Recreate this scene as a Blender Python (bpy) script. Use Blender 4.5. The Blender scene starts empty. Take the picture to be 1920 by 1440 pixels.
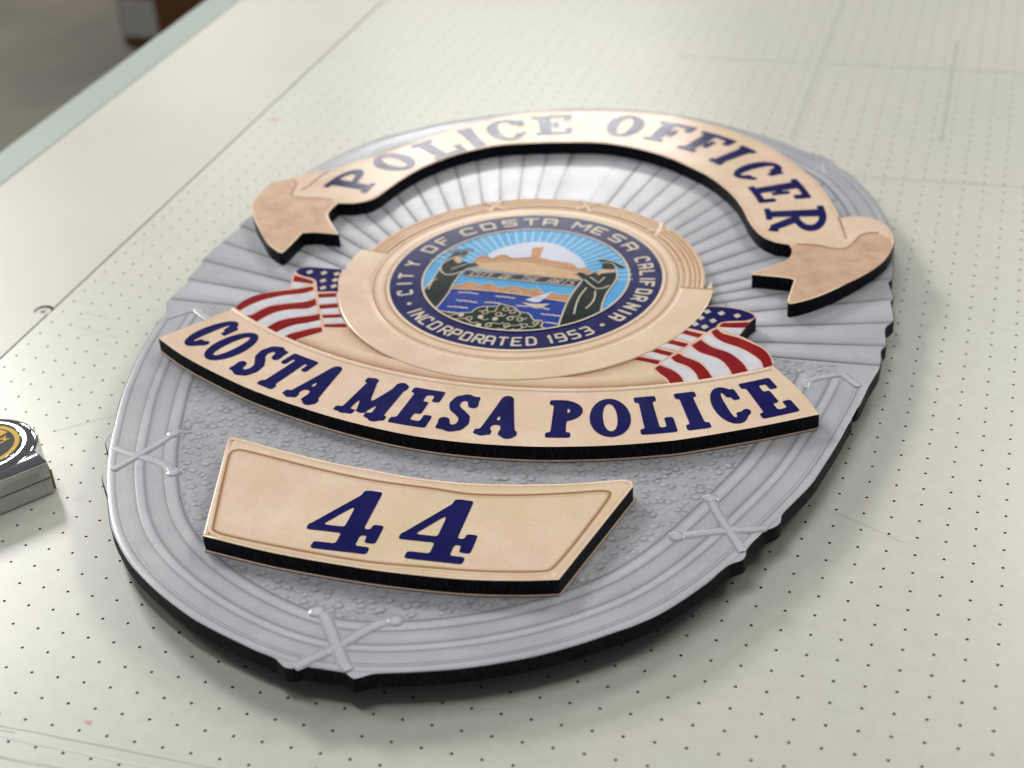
import bpy, math, random
import numpy as np
from mathutils import Matrix, Vector

# ------------------------------------------------------------------ camera, light, exposure
S = 0.0254                                   # the place is laid out in inches
scene = bpy.context.scene
col = scene.collection
CAM = {'C': [18.52534043894591, -56.8669102378124, 35.34133487668843], 'R': [[0.9552003834042031, 0.291406385426349, -0.051716013740556066], [0.11758295794822071, -0.5340137392745643, -0.8372595620631301], [-0.2715998445224338, 0.7936697328226319, -0.5443545532616054]], 'f': 2859.494677609117}

cam_data = bpy.data.cameras.new("camera")
cam_data.sensor_width = 36.0
cam_data.lens = CAM['f'] / 1920 * 36
cam_data.clip_start = 0.05
cam_data.clip_end = 100
cam = bpy.data.objects.new("camera", cam_data)
R_ = CAM['R']
M_ = Matrix(((R_[0][0], -R_[1][0], -R_[2][0], CAM['C'][0] * S),
             (R_[0][1], -R_[1][1], -R_[2][1], CAM['C'][1] * S),
             (R_[0][2], -R_[1][2], -R_[2][2], CAM['C'][2] * S),
             (0, 0, 0, 1)))
cam.matrix_world = M_
cam_data.dof.use_dof = True
cam_data.dof.focus_distance = 57 * S
cam_data.dof.aperture_fstop = 4.1
col.objects.link(cam)
scene.camera = cam

world = bpy.data.worlds.new("World")
scene.world = world
world.use_nodes = True
bg = world.node_tree.nodes["Background"]
bg.inputs[0].default_value = (0.93, 0.96, 1.0, 1)
bg.inputs[1].default_value = 0.11

def lamp(name, loc, target, size, power, colour=(1, 0.985, 0.95)):
    ld = bpy.data.lights.new(name, 'AREA')
    ld.shape = 'RECTANGLE'
    ld.size, ld.size_y = size[0] * S, size[1] * S
    ld.energy = power
    ld.color = colour
    o = bpy.data.objects.new(name, ld)
    o.location = [c * S for c in loc]
    d = Vector(target) - Vector(loc)
    o.rotation_euler = d.to_track_quat('-Z', 'Y').to_euler()
    col.objects.link(o)
    return o
# ceiling fixtures of the workshop, and one added lamp at the back right
lamp("ceiling_or_added_lamp", (-284, 232, 224), (0, 0, 0), (80, 80), 520)        # back left, throws the main shadows
lamp("ceiling_or_added_lamp", (-20, -28, 150), (0, 0, 0), (60, 16), 32)            # overhead
lamp("ceiling_or_added_lamp", (-170, -8, 165), (0, 0, 0), (40, 40), 34)            # left
lamp("ceiling_or_added_lamp", (-66, 205, 92), (0, 10, 0), (64, 20), 34)            # far row, gives the sheen
lamp("ceiling_or_added_lamp", (-141, 225, 84), (0, 10, 0), (30, 12), 12)           # far left of that row
lamp("ceiling_or_added_lamp", (92, 350, 262), (0, 0, 0), (80, 60), 230)            # back right, added with no known fixture, thins the right-hand shadow
lamp("ceiling_or_added_lamp", (95, 60, 120), (0, 0, 0), (60, 24), 26, (1, 0.97, 0.90))   # right

scene.view_settings.view_transform = 'Standard'
scene.view_settings.look = 'None'
scene.view_settings.exposure = 0.12
scene.view_settings.gamma = 1.0
scene.view_settings.use_curve_mapping = False
scene.cycles.max_bounces = 8
scene.cycles.use_denoising = True

# ------------------------------------------------------------------ materials
def lin(r, g, b):
    f = lambda c: (c / 255 / 12.92) if c / 255 <= 0.04045 else ((c / 255 + 0.055) / 1.055) ** 2.4
    return (f(r), f(g), f(b), 1)

def new_mat(name):
    m = bpy.data.materials.new(name)
    m.use_nodes = True
    nt = m.node_tree
    return m, nt, nt.nodes["Principled BSDF"], nt.links

def noise(nt, scale, detail=4, rough=0.6, coord='Object'):
    tc = nt.nodes.new("ShaderNodeTexCoord")
    n = nt.nodes.new("ShaderNodeTexNoise")
    n.inputs["Scale"].default_value = scale
    n.inputs["Detail"].default_value = detail
    n.inputs["Roughness"].default_value = rough
    nt.links.new(tc.outputs[coord], n.inputs["Vector"])
    return n

def ramp(nt, src, stops):
    r = nt.nodes.new("ShaderNodeValToRGB")
    nt.links.new(src, r.inputs[0])
    e = r.color_ramp.elements
    while len(e) < len(stops):
        e.new(0.5)
    for k, (p, c) in enumerate(stops):
        e[k].position = p
        e[k].color = c
    return r

def mult(nt, a, b, fac=1.0):
    m = nt.nodes.new("ShaderNodeMix")
    m.data_type = 'RGBA'
    m.blend_type = 'MULTIPLY'
    m.inputs[0].default_value = fac
    nt.links.new(a, m.inputs[6])
    nt.links.new(b, m.inputs[7])
    return m.outputs[2]

def bump(nt, bsdf, src, strength, dist):
    b = nt.nodes.new("ShaderNodeBump")
    b.inputs["Strength"].default_value = strength
    b.inputs["Distance"].default_value = dist
    nt.links.new(src, b.inputs["Height"])
    nt.links.new(b.outputs[0], bsdf.inputs["Normal"])

def printed(name, c1, c2, rough=0.24, ink=True, scale=18, spec=0.16, grain=0.10, speck=True, patch=None, smudge=False, flake=False):
    """printed face: mottled two-tone ink, fine leathery grain, optional per-vertex ink"""
    m, nt, b, L = new_mat(name)
    n1 = noise(nt, scale, 5, 0.65)
    r1 = ramp(nt, n1.outputs[0], [(0.33, c1), (0.67, c2)])
    out = r1.outputs[0]
    if patch:
        n6 = noise(nt, 7, 6, 0.7)
        r6 = ramp(nt, n6.outputs[0], [(0.50, (0, 0, 0, 1)), (0.68, (1, 1, 1, 1))])
        mx = nt.nodes.new("ShaderNodeMix"); mx.data_type = 'RGBA'
        L.new(r6.outputs[0], mx.inputs[0]); L.new(out, mx.inputs[6]); mx.inputs[7].default_value = patch
        out = mx.outputs[2]
    if smudge:
        n7 = noise(nt, 55, 8, 0.75)
        r7 = ramp(nt, n7.outputs[0], [(0.60, (1, 1, 1, 1)), (0.72, (0.80, 0.66, 0.52, 1))])
        out = mult(nt, out, r7.outputs[0], 0.6)
        n8 = noise(nt, 1100, 2, 0.5)
        r8 = ramp(nt, n8.outputs[0], [(0.35, (0.93, 0.91, 0.89, 1)), (0.65, (1.05, 1.05, 1.05, 1))])
        out = mult(nt, out, r8.outputs[0])
    if flake:
        n9 = noise(nt, 1000, 3, 0.6)
        r9 = ramp(nt, n9.outputs[0], [(0.35, (0.86, 0.86, 0.87, 1)), (0.66, (1.10, 1.10, 1.10, 1))])
        out = mult(nt, out, r9.outputs[0])
        n10 = noise(nt, 16, 5, 0.7)
        r10 = ramp(nt, n10.outputs[0], [(0.3, (0.95, 0.95, 0.96, 1)), (0.7, (1.03, 1.03, 1.03, 1))])
        out = mult(nt, out, r10.outputs[0])
    if speck:
        n2 = noise(nt, 330, 2, 0.5)
        r2 = ramp(nt, n2.outputs[0], [(0.2, (0.55, 0.5, 0.48, 1)), (0.285, (1, 1, 1, 1))])
        out = mult(nt, out, r2.outputs[0], 0.8)
    if ink:
        a = nt.nodes.new("ShaderNodeAttribute")
        a.attribute_name = "ink"
        out = mult(nt, out, a.outputs["Color"])
    L.new(out, b.inputs["Base Color"])
    b.inputs["Specular IOR Level"].default_value = spec
    n3 = noise(nt, 420, 3, 0.6)
    r3 = nt.nodes.new("ShaderNodeMapRange")
    r3.inputs[3].default_value = rough - 0.06
    r3.inputs[4].default_value = rough + 0.10
    n4 = noise(nt, 30, 4, 0.6)
    L.new(n4.outputs[0], r3.inputs[0])
    L.new(r3.outputs[0], b.inputs["Roughness"])
    bump(nt, b, n3.outputs[0], grain, 0.0006)
    return m

def plain(name, c, rough=0.5, metal=0.0, spec=0.5, grain=0.0, gscale=300, mott=40, dark=0.86):
    m, nt, b, L = new_mat(name)
    n = noise(nt, mott, 4)
    d = tuple(x * dark for x in c[:3]) + (1,)
    r = ramp(nt, n.outputs[0], [(0.35, d), (0.65, c)])
    L.new(r.outputs[0], b.inputs["Base Color"])
    b.inputs["Roughness"].default_value = rough
    b.inputs["Metallic"].default_value = metal
    b.inputs["Specular IOR Level"].default_value = spec
    if grain:
        g = noise(nt, gscale, 3)
        bump(nt, b, g.outputs[0], grain, 0.001)
    return m

GOLD = printed("gold_print", lin(229, 199, 176), lin(241, 218, 196), 0.17, patch=lin(226, 207, 172), smudge=True)
GOLDTAIL = printed("gold_tail_print", lin(200, 164, 138), lin(222, 188, 162), 0.22, scale=45)
SILVER = printed("silver_print", lin(179, 180, 186), lin(192, 192, 198), 0.20, spec=0.32, flake=True, scale=12, speck=True)
NAVY = printed("navy_ink", lin(24, 24, 82), lin(32, 32, 94), 0.15, ink=False, speck=False, grain=0.05, spec=0.12)
RED = printed("red_ink", lin(128, 24, 30), lin(150, 34, 40), 0.15, ink=False, spec=0.10, grain=0.05, speck=True)
WHITE = printed("white_ink", lin(205, 203, 212), lin(222, 222, 230), 0.15, ink=False, spec=0.10, grain=0.05, scale=60)
PINK = printed("pink_gold_ink", lin(226, 182, 160), lin(236, 200, 178), 0.15, ink=False, spec=0.10, grain=0.05)
CREAM = printed("cream_ink", lin(205, 196, 176), lin(214, 200, 182), 0.15, ink=False, spec=0.10, grain=0.05, speck=False)
SKY = printed("sky_ink", lin(74, 158, 214), lin(92, 170, 224), 0.15, ink=False, spec=0.10, grain=0.05, speck=False)
SKYPALE = printed("pale_sky_ink", lin(150, 196, 222), lin(170, 206, 224), 0.15, ink=False, spec=0.10, grain=0.05, speck=False)
CLOUD = printed("cloud_ink", lin(205, 212, 226), lin(216, 220, 232), 0.15, ink=False, spec=0.10, grain=0.05, speck=False)
TAN = printed("tan_ink", lin(186, 130, 90), lin(206, 156, 116), 0.15, ink=False, spec=0.10, grain=0.05, scale=160)
SAND = printed("sand_ink", lin(206, 166, 126), lin(218, 184, 146), 0.15, ink=False, spec=0.10, grain=0.05, scale=120)
BEAM = printed("beam_ink", lin(44, 44, 64), lin(56, 56, 78), 0.15, ink=False, spec=0.10, grain=0.05, speck=False)
WATER = printed("water_ink", lin(14, 48, 138), lin(24, 62, 158), 0.15, ink=False, spec=0.10, grain=0.05, speck=False)
GOWN = printed("gown_ink", lin(18, 30, 28), lin(28, 40, 36), 0.15, ink=False, spec=0.10, grain=0.05, speck=False)
LEAF = printed("leaf_ink", lin(16, 34, 24), lin(32, 52, 34), 0.15, ink=False, spec=0.10, grain=0.05, scale=90, speck=False)

def board_black():
    m, nt, b, L = new_mat("black_foam_edge")
    tc = nt.nodes.new("ShaderNodeTexCoord")
    mp = nt.nodes.new("ShaderNodeMapping")
    mp.inputs["Scale"].default_value = (1, 1, 0.12)
    n = nt.nodes.new("ShaderNodeTexNoise")
    n.inputs["Scale"].default_value = 900
    n.inputs["Detail"].default_value = 3
    L.new(tc.outputs["Object"], mp.inputs[0])
    L.new(mp.outputs[0], n.inputs["Vector"])
    r = ramp(nt, n.outputs[0], [(0.48, (0.002, 0.002, 0.003, 1)), (0.72, (0.022, 0.027, 0.048, 1))])
    L.new(r.outputs[0], b.inputs["Base Color"])
    b.inputs["Roughness"].default_value = 0.55
    b.inputs["Specular IOR Level"].default_value = 0.12
    bump(nt, b, n.outputs[0], 0.5, 0.0008)
    return m
BLACK = board_black()

# ------------------------------------------------------------------ helpers
def tag(o, label=None, cat=None, group=None, kind=None):
    if label: o["label"] = label
    if cat: o["category"] = cat
    if group: o["group"] = group
    if kind: o["kind"] = kind
    return o

def empty(name, loc=(0, 0, 0)):
    o = bpy.data.objects.new(name, None)
    o.empty_display_size = 0.05
    o.location = [c * S for c in loc]
    col.objects.link(o)
    return o

def mesh_obj(name, verts, faces, mats, parent=None, ink=None, smooth=False, fmat=None, org=(0, 0, 0)):
    me = bpy.data.meshes.new(name)
    v = (np.asarray(verts, float) - np.asarray(org)) * S
    me.from_pydata(v.tolist(), [], faces)
    for m in (mats if isinstance(mats, (list, tuple)) else [mats]):
        me.materials.append(m)
    if fmat is not None:
        me.polygons.foreach_set("material_index", np.asarray(fmat, dtype=np.int32))
    n = len(me.vertices)
    at = me.color_attributes.new("ink", 'FLOAT_COLOR', 'POINT')
    c = np.ones((n, 4))
    if ink is not None:
        ink = np.asarray(ink, float)
        if ink.ndim == 1:
            ink = np.repeat(ink[:, None], 3, 1)
        c[:, :3] = ink
    at.data.foreach_set("color", c.ravel())
    if smooth:
        me.polygons.foreach_set("use_smooth", [True] * len(me.polygons))
    me.update()
    o = bpy.data.objects.new(name, me)
    o.location = [c * S for c in org]
    if parent is not None:
        o.parent = parent
    col.objects.link(o)
    return o

def area2(p):
    p = np.asarray(p)
    x, y = p[:, 0], p[:, 1]
    return np.dot(x, np.roll(y, -1)) - np.dot(y, np.roll(x, -1))

def smooth_poly(pts, k=4, corner=38, closed=True):
    """Catmull-Rom through the points, sharp turns stay sharp"""
    P = [np.array(p, float) for p in pts]
    n = len(P)
    out = []
    def is_c(i):
        if not closed and (i == 0 or i == n - 1): return True
        a, b = P[i] - P[i - 1], P[(i + 1) % n] - P[i]
        la, lb = np.linalg.norm(a), np.linalg.norm(b)
        if la < 1e-6 or lb < 1e-6: return True
        return math.degrees(math.acos(max(-1, min(1, a @ b / la / lb)))) > corner
    for i in range(n if closed else n - 1):
        p1, p2 = P[i], P[(i + 1) % n]
        L = np.linalg.norm(p2 - p1)
        def tang(j):
            a, b = P[j - 1], P[(j + 1) % n]
            t = b - a
            l = np.linalg.norm(t)
            return t / l * L if l > 1e-9 else t * 0
        t1 = (p2 - p1) if is_c(i) else tang(i)
        t2 = (p2 - p1) if is_c((i + 1) % n) else tang((i + 1) % n)
        for s in range(k):
            u = s / k
            h = (2*u**3-3*u**2+1)*p1 + (u**3-2*u**2+u)*t1 + (-2*u**3+3*u**2)*p2 + (u**3-u**2)*t2
            out.append(h)
    if not closed: out.append(P[-1])
    return out

def prism(name, pts, z0, z1, top, side, parent=None, bevel=0.0):
    """solid slab with a printed top and plain sides"""
    pts = [tuple(p) for p in pts]
    if area2(pts) < 0: pts = pts[::-1]
    n = len(pts)
    v, f, fm = [], [], []
    v += [(x, y, z0) for x, y in pts]
    v += [(x, y, z1) for x, y in pts]
    f.append(list(range(n, 2 * n))); fm.append(0)
    f.append(list(range(n - 1, -1, -1))); fm.append(1)
    for i in range(n):
        j = (i + 1) % n
        f.append([i, j, n + j, n + i]); fm.append(1)
    return mesh_obj(name, v, f, [top, side], parent, fmat=fm)

def film(name, pts, z, mat, parent, t=0.012, ink=None):
    return prism(name, pts, z - t, z, mat, mat, parent)

def ribbon(name, path, prof, z, mat, parent, closed=False, smooth=True, sides=None):
    """sweep a cross profile [(offset, height, ink)] along a path; offset to the left of travel"""
    P = np.array(path, float)
    n = len(P)
    if closed:
        T = np.roll(P, -1, 0) - np.roll(P, 1, 0)
    else:
        T = np.gradient(P, axis=0)
    T /= np.maximum(np.linalg.norm(T, axis=1), 1e-9)[:, None]
    N = np.c_[-T[:, 1], T[:, 0]]
    m = len(prof)
    v, ink = [], []
    sc = sides if sides is not None else np.ones(n)
    for i in range(n):
        for d, h, c in prof:
            q = P[i] + N[i] * d * sc[i]
            v.append((q[0], q[1], z + h))
            ink.append((c, c, c) if not isinstance(c, tuple) else c)
    f = []
    for i in range(n if closed else n - 1):
        j = (i + 1) % n
        for k in range(m - 1):
            f.append([i*m+k, j*m+k, j*m+k+1, i*m+k+1])
    return mesh_obj(name, v, f, mat, parent, ink=ink, smooth=smooth)

def stroke(name, path, w, z, mat, parent, closed=False, h=0.0):
    return ribbon(name, path, [(-w/2, -0.01, 1), (-w/2, h, 1), (w/2, h, 1), (w/2, -0.01, 1)], z, mat, parent, closed, smooth=False)

def arc(c, r, a0, a1, n):
    return [(c[0] + r * math.cos(math.radians(a)), c[1] + r * math.sin(math.radians(a))) for a in np.linspace(a0, a1, n)]

# ---- letter shapes: signed distance fields, filled cell by cell
def f_box(X, Y, x0, y0, x1, y1):
    dx = np.abs(X - (x0+x1)/2) - (x1-x0)/2
    dy = np.abs(Y - (y0+y1)/2) - (y1-y0)/2
    return np.minimum(np.maximum(dx, dy), 0) + np.hypot(np.maximum(dx, 0), np.maximum(dy, 0))
def f_seg(X, Y, x0, y0, x1, y1, t):
    px, py, bx, by = X-x0, Y-y0, x1-x0, y1-y0
    h = np.clip((px*bx+py*by)/max(bx*bx+by*by, 1e-9), 0, 1)
    return np.hypot(px-bx*h, py-by*h) - t/2
def f_ell(X, Y, cx, cy, rx, ry):
    k = np.hypot((X-cx)/rx, (Y-cy)/ry)
    g = np.hypot((X-cx)/rx**2, (Y-cy)/ry**2)
    return k*(k-1)/np.maximum(g, 1e-6)
def f_poly(X, Y, pts, t):
    d = None
    for a, b in zip(pts, pts[1:]):
        e = f_seg(X, Y, *a, *b, t)
        d = e if d is None else np.minimum(d, e)
    return d
def blur(F, k):
    for _ in range(k):
        G = F.copy()
        G[1:-1] = (F[:-2] + 2*F[1:-1] + F[2:]) / 4
        H = G.copy()
        H[:, 1:-1] = (G[:, :-2] + 2*G[:, 1:-1] + G[:, 2:]) / 4
        F = H
    return F
def fill(F, x0, y0, d):
    """polygons of the region F<0 on a regular grid"""
    ny, nx = F.shape
    V, idx, faces = [], {}, []
    def vid(key, p):
        if key not in idx:
            idx[key] = len(V); V.append(p)
        return idx[key]
    ins = F < 0
    anyc = ins[:-1, :-1] | ins[1:, :-1] | ins[:-1, 1:] | ins[1:, 1:]
    for j, i in zip(*np.nonzero(anyc)):
        c = [(j, i), (j, i+1), (j+1, i+1), (j+1, i)]
        poly = []
        for k in range(4):
            a, b = c[k], c[(k+1) % 4]
            fa, fb = F[a], F[b]
            if fa < 0:
                poly.append(vid(a, (x0+a[1]*d, y0+a[0]*d)))
            if (fa < 0) != (fb < 0):
                u = fa/(fa-fb)
                key = (min(a, b), max(a, b))
                poly.append(vid(key, (x0+(a[1]+(b[1]-a[1])*u)*d, y0+(a[0]+(b[0]-a[0])*u)*d)))
        if len(poly) > 2: faces.append(poly)
    return V, faces

def glyph(ch, w, h, s, b, d=0.04, rnd=2, soft=True):
    m = 0.2
    nx, ny = int((w+2*m)/d)+1, int((h+2*m)/d)+1
    X, Y = np.meshgrid(-m+np.arange(nx)*d, -m+np.arange(ny)*d)
    B = lambda *a: f_box(X, Y, *a)
    G = lambda *a: f_seg(X, Y, *a)
    mn = lambda *a: np.minimum.reduce(a)
    def ring(cx, cy, rx, ry, tx, ty):
        return np.maximum(f_ell(X, Y, cx, cy, rx, ry), -f_ell(X, Y, cx, cy, max(rx-tx, .05), max(ry-ty, .05)))
    x1 = 0.13*w
    stem = B(x1, 0.02, x1+s, h-0.02)
    if ch in 'EF':
        F = mn(stem, B(0, h-b, w*.96, h), B(w*.96-.62*s, h-.31*h, w*.96, h), B(.3*w, h*.5-b*.42, w*.6, h*.5+b*.42), B(w*.5, h*.5-.17*h, w*.5+.5*s, h*.5+.17*h))
        if ch == 'E': F = mn(F, B(0, 0, w, b), B(w-.62*s, 0, w, .33*h))
        else: F = mn(F, B(0, 0, x1*2+s, b*.9))
    elif ch == 'I':
        F = mn(B(w/2-s/2, 0, w/2+s/2, h), B(0, 0, w, b), B(0, h-b, w, h))
    elif ch == 'L':
        F = mn(stem, B(0, h-b, x1*2+s, h), B(0, 0, w, b), B(w-.62*s, 0, w, .4*h))
    elif ch in 'PR':
        cx = x1+s*.5; top = h-.012; ry = .29*h
        bowl = np.maximum(ring(cx, top-ry, w*(.98 if ch == 'P' else .92)-cx, ry, s*.9, b*.95), -(X-cx))
        F = mn(stem, bowl, B(0, h-b*.95, cx+.1, h-.01), B(cx-.1, h-2*ry, cx+.12, h-2*ry+b*.9))
        if ch == 'P': F = mn(F, B(0, 0, x1*2+s, b*.9))
        else: F = mn(F, B(0, 0, x1*1.9+s, b*.85), G(.52*w, .42*h, .78*w, .16*h, s*.85), G(.78*w, .16*h, .93*w, .1*h, b), G(.93*w,.08*h,.95*w,.16*h,b*.8))
    elif ch == 'O':
        F = ring(w/2, h/2, w/2, h/2+.02, s*.92, b*.95)
    elif ch == 'C':
        F = ring(w/2, h/2, w/2, h/2+.02, s*.95, b*.95)
        F = np.maximum(F, -B(w*.58, h*.28, w+.5, h*.70))
        F = mn(F, B(w*.97-.55*s, h*.60, w*.97, h*.90), G(w*.90, h*.265, w*.86, h*.22, b*.85))
    elif ch == 'S':
        pts = [(.84,.74),(.76,.87),(.52,.93),(.28,.87),(.2,.73),(.3,.6),(.52,.51),(.74,.4),(.8,.25),(.7,.12),(.48,.07),(.26,.12),(.16,.26)]
        F = mn(f_poly(X, Y, [(x*w, y*h) for x, y in pts], s*.78), B(w*.80, h*.66, w*.98, h*.97), B(.02*w, h*.03, w*.2, h*.34))
    elif ch == 'T':
        F = mn(B(w/2-s/2, 0, w/2+s/2, h), B(0, h-b, w, h), B(0, h-.34*h, .55*s, h), B(w-.55*s, h-.34*h, w, h), B(w*.22, 0, w*.78, b*.9))
    elif ch == 'A':
        F = mn(G(.2*w, .08, .47*w, h-.1, s*.62), G(.8*w, .08, .53*w, h-.1, s*.95), B(.28*w, .27*h, .74*w, .27*h+b*.8), B(0, 0, .41*w, b*.9), B(.57*w, 0, w, b*.9), B(.4*w, h-.3, .62*w, h))
    elif ch == 'M':
        F = mn(G(.19*w, .1, .19*w, h-.12, s*.62), G(.81*w, .1, .81*w, h-.12, s*.95), G(.2*w, h-.2, .49*w, .16*h, s*.75), G(.8*w, h-.2, .5*w, .16*h, s*.62), B(0, 0, .38*w, b*.85), B(.6*w, 0, w, b*.85), B(.03*w, h-b*.9, .3*w, h), B(.7*w, h-b*.9, .97*w, h))
    elif ch == '4':
        F = mn(G(.62*w, h-.17, .12*w, .33*h, s*.42), B(.52*w, .03, .52*w+s*.85, h-.02), B(.06*w, .28*h, w*.95, .28*h+b*.9), B(.24*w, 0, .96*w, b), B(w-.5*s, .17*h, w, .46*h))
    F = blur(F, rnd)
    return fill(F, -m, -m, d)

FONT = {
 'C': [[(1,.78),(.92,1),(.2,1),(0,.8),(0,.1),(.1,0),(1,0)]], 'I': [[(.5,0),(.5,1)]], 'T': [[(0,1),(1,1)], [(.5,1),(.5,0)]],
 'Y': [[(0,1),(.5,.5),(1,1)], [(.5,.5),(.5,0)]], 'O': [[(0,0),(0,1),(.8,1),(1,.82),(1,0),(0,0)]], 'F': [[(0,0),(0,1),(1,1)], [(0,.5),(.75,.5)]],
 'S': [[(1,1),(.1,1),(0,.85),(0,.6),(.1,.5),(.9,.5),(1,.4),(1,.12),(.9,0),(0,0)]], 'A': [[(0,0),(0,1),(.8,1),(1,.82),(1,0)], [(0,.42),(1,.42)]],
 'M': [[(0,0),(0,1),(.5,.45),(1,1),(1,0)]], 'E': [[(1,1),(0,1),(0,0),(1,0)], [(0,.5),(.8,.5)]], 'L': [[(0,1),(0,0),(1,0)]],
 'R': [[(0,0),(0,1),(.8,1),(1,.82),(1,.5),(0,.45)], [(.5,.45),(1,0)]], 'N': [[(0,0),(0,1),(1,0),(1,1)]], 'P': [[(0,0),(0,1),(.85,1),(1,.85),(1,.45),(0,.45)]],
 'D': [[(0,0),(0,1),(.7,1),(1,.75),(1,.2),(.8,0),(0,0)]], '1': [[(.2,.8),(.55,1),(.55,0)]], '9': [[(1,.5),(0,.5),(0,1),(.85,1),(1,.85),(1,.15),(.85,0),(.1,0)]],
 '5': [[(1,1),(0,1),(0,.55),(.85,.55),(1,.42),(1,.12),(.85,0),(0,0)]], '3': [[(0,1),(.85,1),(1,.88),(1,.6),(.85,.5),(.3,.5)], [(.85,.5),(1,.4),(1,.12),(.85,0),(0,0)]],
 'H': [[(0,0),(0,1)], [(1,0),(1,1)], [(0,.5),(1,.5)]], 'K': [[(0,0),(0,1)], [(1,1),(.05,.45),(1,0)]],
}
def stick_glyph(ch, w, h, t, d=0.03, rnd=1):
    m = t
    nx, ny = int((w+2*m)/d)+2, int((h+2*m)/d)+2
    X, Y = np.meshgrid(-m+np.arange(nx)*d, -m+np.arange(ny)*d)
    F = None
    for pl in FONT[ch]:
        e = f_poly(X, Y, [(t/2+x*(w-t), t/2+y*(h-t)) for x, y in pl], t)
        F = e if F is None else np.minimum(F, e)
    return fill(blur(F, rnd), -m, -m, d)

def letter_obj(ch, VF, warp, z, mat, parent, name="letter"):
    V, F = VF
    v = [(*warp(x, y), z) for x, y in V]
    a = v[F[0][0]], v[F[0][1]], v[F[0][2]]
    tot = sum(area2([v[i][:2] for i in f]) for f in F[:40])
    if tot < 0: F = [f[::-1] for f in F]
    return mesh_obj(name, v, F, mat, parent)

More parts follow.
